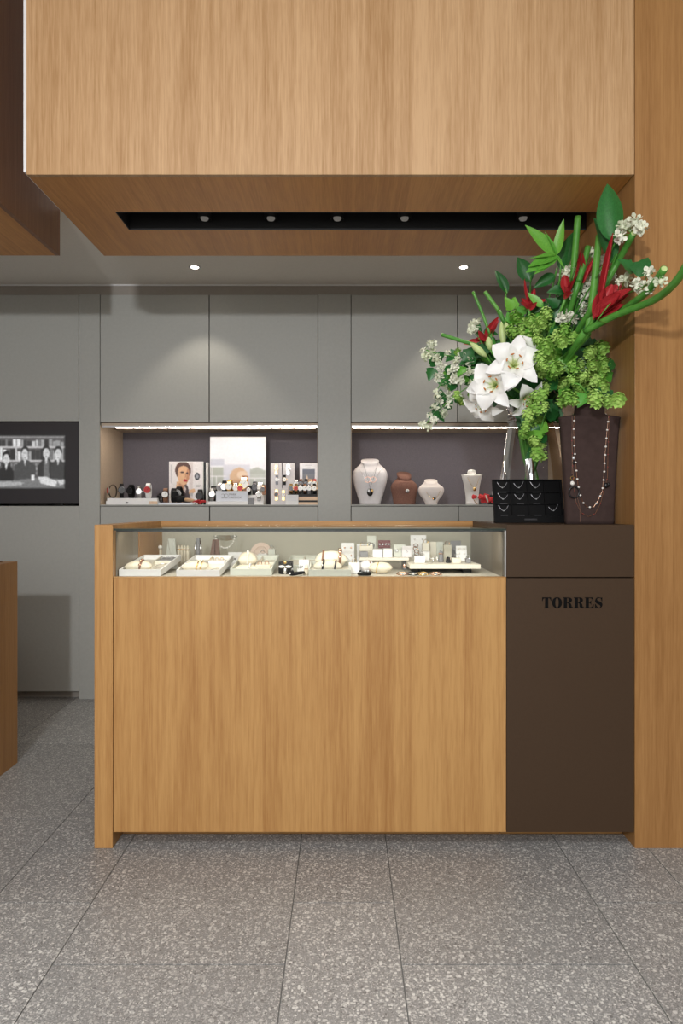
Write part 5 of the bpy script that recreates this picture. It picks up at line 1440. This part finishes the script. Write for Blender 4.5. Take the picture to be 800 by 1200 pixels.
hop_vine('hop vine with cones hanging before the taupe bust', [(670, 450), (690, 465)], q4([(355, 487), (405, 480), (530, 490), (585, 490), (640, 483), (515, 470), (375, 470)]), 1.02, 15.5, q4([(470, 450), (560, 455), (410, 440)]))
hop_vine('hop vine trailing down the glass vase', [(640, 470), (632, 510), (630, 540)], q4([(270, 415), (245, 455), (188, 500), (213, 530), (170, 560), (235, 585), (160, 620), (147, 660), (215, 765), (240, 710), (240, 770), (205, 700), (215, 470), (255, 520), (195, 590)]), 1.085, 13.5, q4([(230, 620), (210, 660), (240, 660), (200, 640), (250, 560), (220, 700), (190, 540), (240, 740), (260, 480), (280, 540)]))
hop_vine('pale hop vine at the crown behind the lilies', [(620, 420), (615, 385)], [(604, 372), (612, 380), (622, 376), (610, 392), (600, 388), (628, 386), (618, 396), (634, 378), (607, 402), (640, 368), (630, 398), (598, 375), (646, 385), (652, 398)], 1.12, 15, [(606, 368), (618, 366), (630, 370), (600, 398), (640, 390), (590, 390), (648, 372), (625, 405)])
hop_vine('hop vine among the white blossoms on the wall cabinet side', [(590, 440), (550, 430)], [(536, 412), (527, 455), (535, 463), (540, 470), (552, 462)], 1.13, 9, [(545, 430), (550, 440)])

# -- white blossom sprays
def spray(label, path, blossoms, r, size, leaves, leafsize=.05, dark=.8):
    t = flower('blossom_spray', label, 'blossom spray', 'white blossom sprays in the bouquet')
    st = [F(a, b_, r + .01) for a, b_ in path]
    obj('stem', MB().tube(rooted(st), .0022, 5), 'stem_green', t, smooth=True)
    for it in blossoms:
        a, b_ = it[:2]; rr_ = clampr(a, r + rf.uniform(-.02, .02)); s_ = (it[2] if len(it) > 2 else size) * rf.uniform(.98, 1.22) * S * rr_
        obj('blossom', BLO, None, t, loc=P(a, b_, rr_), rot=(rf.uniform(0, 6), rf.uniform(0, 6), 0), scale=s_)
        near = min(st, key=lambda q: (q - P(a, b_, rr_)).length)
        c0 = P(a, b_, rr_)
        obj('twig', MB().tube([near, (near + c0) / 2 + Vector((0, .004, .006)), c0], .0012, 4), 'stem_green', t)
    for a, b_ in leaves:
        bs = F(a, b_, r + .01); ang = rf.uniform(0, 6.28)
        put_leaf(t, IVY if rf.random() < dark else IVYB, bs, bs + Vector((math.cos(ang), rf.uniform(-.3, .1), math.sin(ang) - .3)).normalized() * leafsize * rf.uniform(.8, 1.4))
q2 = lambda L: [(480 + i[0] / 4.444, 370 + i[1] / 4.444, *i[2:]) for i in L]
spray('blossom spray reaching furthest along the grey cabinets', [(575, 430), (545, 420), (515, 415), (497, 410)], q2([(115, 145), (73, 185), (113, 192), (85, 215), (140, 225), (195, 200), (245, 235), (310, 237), (165, 268), (275, 210)]), 1.16, 9, q2([(130, 265), (155, 185), (185, 280), (120, 270), (290, 205), (250, 190), (220, 220), (330, 250)]))
spray('blossom spray hanging below the furthest one', [(575, 440), (540, 437), (520, 445), (508, 465)], q2([(150, 318, 11), (235, 272), (255, 335, 12), (245, 300), (325, 350), (140, 408), (200, 420, 11), (190, 360), (265, 420), (220, 285), (230, 330), (310, 290), (340, 310)]), 1.15, 9, q2([(160, 365), (215, 320), (300, 290), (330, 300), (280, 270), (240, 380), (190, 300), (350, 270), (310, 330), (340, 350), (270, 300)]))
spray('blossom spray dangling lowest before the niche light', [(570, 450), (535, 462), (515, 480), (498, 497)], q2([(130, 475), (200, 465), (110, 515), (125, 545), (65, 565), (95, 578, 9), (175, 510), (155, 440)]), 1.15, 8.5, q2([(165, 455), (140, 510), (185, 490), (230, 430), (160, 470), (120, 490)]), .045)
spray('small blossom tuft above the drooping white spray', [(575, 420), (560, 395)], [(554, 383, 11), (559, 377, 9), (552, 388, 8)], 1.15, 9, [(564, 386), (566, 390), (560, 392)])
q3 = lambda L: [(600 + i[0] / 4, 200 + i[1] / 4, *i[2:]) for i in L]
spray('blossom spray standing between the green cut stems', [(660, 420), (675, 370), (690, 310)], q3([(250, 490, 13), (275, 470, 13), (290, 450, 12), (375, 380), (405, 430, 13), (430, 420, 13), (425, 460, 12), (290, 580, 11), (365, 520), (355, 555, 11), (345, 590, 12), (335, 640, 11), (325, 670), (410, 612, 13), (230, 690, 11), (260, 680, 12), (245, 705, 11), (280, 695, 11), (470, 495, 8)]), 1.09, 10, q3([(220, 520), (330, 540), (310, 620), (300, 660), (240, 560), (350, 700), (280, 640), (320, 560), (215, 640)]), .055)
spray('blossom sprig on top beside the large glossy leaf', [(690, 380), (712, 320), (741, 275)], q3([(515, 262, 12), (505, 310, 13), (575, 240, 14), (605, 270, 14), (550, 260, 10)]), .99, 12, [], .05)
spray('blossom sprig in front of the wing wall', [(700, 375), (725, 350), (755, 335), (775, 325)], q3([(530, 510, 13), (585, 535, 12), (640, 475, 13), (650, 530, 15), (695, 520, 12), (605, 580, 8), (500, 520, 8), (640, 560, 9)]), .965, 12, q3([(590, 500), (570, 480)]), .06)

# -- red ginger flowers
BR = leaf_mesh('bract', lambda f: .20 * math.sin(math.pi * (f * .93 + .05)) ** .8, 'bract_red', -.15, .9, 8)
def ginger(label, c, r, bracts):
    t = flower('ginger_flower', label, 'ginger flower', 'red ginger flowers in the bouquet')
    C0 = F(*c, r)
    obj('stem', MB().tube(rooted([C0]), .005, 7), 'stem_green', t, smooth=True)
    for (a, b_, w_) in bracts:
        put_leaf(t, BR, C0 + Vector((rf.uniform(-.008, .008), rf.uniform(-.01, .01), rf.uniform(-.008, .008))), F(a, b_, r + rf.uniform(-.02, .02)), w_, name='bract')
g3 = lambda L: [(600 + a / 4, 200 + b_ / 4, w_) for a, b_, w_ in L]
ginger('large red ginger with a tall pointed bract before the wing wall', (697, 372), .985, g3([(475, 318, .20), (465, 540, 1), (500, 545, 1), (540, 555, 1), (575, 575, .9), (560, 600, .9), (530, 630, .9), (430, 725, 1.5), (490, 655, 1.4), (440, 560, 1), (380, 700, 1), (515, 580, 1)]))
ginger('red ginger between two green cut stems', (664, 347), 1.08, g3([(235, 545, 1.1), (270, 510, 1.3), (305, 520, 1.1), (310, 390, .22), (290, 570, 1.1), (250, 500, 1.0)]))
ginger('narrow red ginger spike beside the thick green stem', (682, 332), 1.07, g3([(380, 420, .4), (345, 460, .5), (365, 470, .5), (315, 385, .3)]))
ginger('red ginger with pale tips at the crown of hops', (620, 362), 1.11, g3([(65, 510, .25), (40, 600, .9), (100, 560, .8), (120, 610, .9), (30, 620, .8), (155, 620, .7), (85, 590, 1)]))
ginger('dark red flower tucked above the pale buds', (568, 400), 1.16, [(560, 386, 1), (576, 384, 1), (584, 378, .8), (556, 399, 1.1), (572, 390, 1.2), (580, 394, 1), (545, 405, .9), (562, 394, 1.2), (585, 372, .6)])

# -- cut green stems
def cut_stem(label, pts, r, rad):
    t = flower('cut_stem', label, 'stem', 'thick green cut stems in the bouquet')
    Q = [F(a, b_, rr_) for a, b_, rr_ in pts] if len(pts[0]) == 3 else [F(a, b_, r) for a, b_ in pts]
    m = curve(Q, 5)
    obj('stalk', MB().tube(m, rad, 10), 'stem_green', t, smooth=True)
    obj('lower_stalk', MB().tube(rooted([m[0]]), max(rad, .009), 8), 'stem_green', t, smooth=True)
    d = (m[-1] - m[-2]).normalized()
    obj('cut_end', MB().tube([m[-1], m[-1] + d * .001], rad * .8, 10), 'bud_pale', t)
cut_stem('thick green stem cut off before the black light slot', [(671, 330), (674, 290), (677, 254)], 1.08, .0125)
cut_stem('longest thick green stem in front of the ginger flowers', [(688, 392), (695, 340), (702, 276)], 1.02, .0125)
cut_stem('shorter green stem beside the red spike', [(678, 330), (684, 310), (689, 289)], 1.06, .011)
cut_stem('green stem leaning past the topmost blossom sprig', [(700, 350), (722, 310), (742, 274)], .985, .011)
cut_stem('thin green stem angled before the grey cabinet', [(574, 392), (564, 365), (554, 342)], 1.15, .006)
cut_stem('short green stem behind the thin angled one', [(584, 364), (576, 353), (568, 342)], 1.17, .008)
cut_stem('green stem lying level above the blossom sprays', [(556, 404), (536, 398), (517, 392)], 1.13, .0075)
cut_stem('green stem bending up before the wing wall', [(690, 386, 1.0), (725, 366, .965), (758, 342, .95), (778, 315, .94)], 1, .0115)
cut_stem('longest curved green stem sweeping past the wing wall', [(685, 388, 1.0), (720, 370, .955), (765, 352, .94), (790, 332, .93), (806, 308, .92)], 1, .0115)

# -- large leaves
def big_leaf(label, base, tip, r, w, me=OVA, normal=None):
    t = flower('glossy_leaf', label, 'leaf', 'large leaves in the bouquet')
    A, B = F(*base, r), F(*tip, r)
    obj('stem', MB().tube(rooted([A + Vector((0, .01, -.02)), A]), .0028, 5), 'stem_green', t, smooth=True)
    put_leaf(t, me, A, B, w, normal, name='blade')
big_leaf('tallest large glossy dark leaf beside the topmost blossoms', (718, 284), (710, 210), .975, .66, normal=Vector((-.5, -1, .0)))
big_leaf('second glossy dark leaf below the tallest one', (716, 308), (702, 250), .985, .72, normal=Vector((.3, -1, .1)))
big_leaf('dark leaf standing before the canopy edge', (622, 330), (606, 300), 1.14, .9)
big_leaf('dark leaf curling above the grey cabinet', (594, 344), (581, 314), 1.16, .6)
big_leaf('dark leaf behind the bamboo shoots', (660, 320), (668, 268), 1.12, .6)
big_leaf('shaded leaf under the bamboo shoots', (650, 322), (626, 336), 1.12, .8)
big_leaf('bright leaf pointing at the dark leaf tip', (636, 360), (618, 342), 1.1, 1.6, LAN)
bs_ = flower('bamboo_sprig', 'sprig of narrow bright bamboo leaves before the canopy', 'sprig')
c0 = F(652, 299, 1.1)
obj('stem', MB().tube(rooted([F(655, 330, 1.1), c0]), .003, 6), 'stem_green', bs_, smooth=True)
for tip, w_ in (((617, 263), 1.2), ((659, 256), 1.2), ((618, 316), 1.6), ((628, 320), 1.0), ((640, 270), .5), ((622, 300), .5), ((660, 312), .6), ((620, 309), 1.5)):
    put_leaf(bs_, LAN, c0, F(*tip, 1.08), w_)
# -- leafy filler
def filler(label, pts, r, me, size):
    t = flower('foliage_branch', label, 'foliage', 'leafy filler branches in the bouquet')
    mid = F(sum(a for a, b_ in pts) / len(pts), sum(b_ for a, b_ in pts) / len(pts), r)
    obj('stem', MB().tube(rooted([mid]), .003, 5), 'stem_green', t, smooth=True)
    for a, b_ in pts:
        bs = F(a, b_, r + rf.uniform(-.03, .03)); ang = rf.uniform(0, 6.28)
        put_leaf(t, me, bs, bs + Vector((math.cos(ang), rf.uniform(-.5, .1), math.sin(ang))).normalized() * size * rf.uniform(.8, 1.4))
def scatter(cx, cy, rx, ry, n):
    out = []
    while len(out) < n:
        a, b_ = rf.uniform(-1, 1), rf.uniform(-1, 1)
        if a * a + b_ * b_ < 1: out.append((cx + a * rx, cy + b_ * ry))
    return out
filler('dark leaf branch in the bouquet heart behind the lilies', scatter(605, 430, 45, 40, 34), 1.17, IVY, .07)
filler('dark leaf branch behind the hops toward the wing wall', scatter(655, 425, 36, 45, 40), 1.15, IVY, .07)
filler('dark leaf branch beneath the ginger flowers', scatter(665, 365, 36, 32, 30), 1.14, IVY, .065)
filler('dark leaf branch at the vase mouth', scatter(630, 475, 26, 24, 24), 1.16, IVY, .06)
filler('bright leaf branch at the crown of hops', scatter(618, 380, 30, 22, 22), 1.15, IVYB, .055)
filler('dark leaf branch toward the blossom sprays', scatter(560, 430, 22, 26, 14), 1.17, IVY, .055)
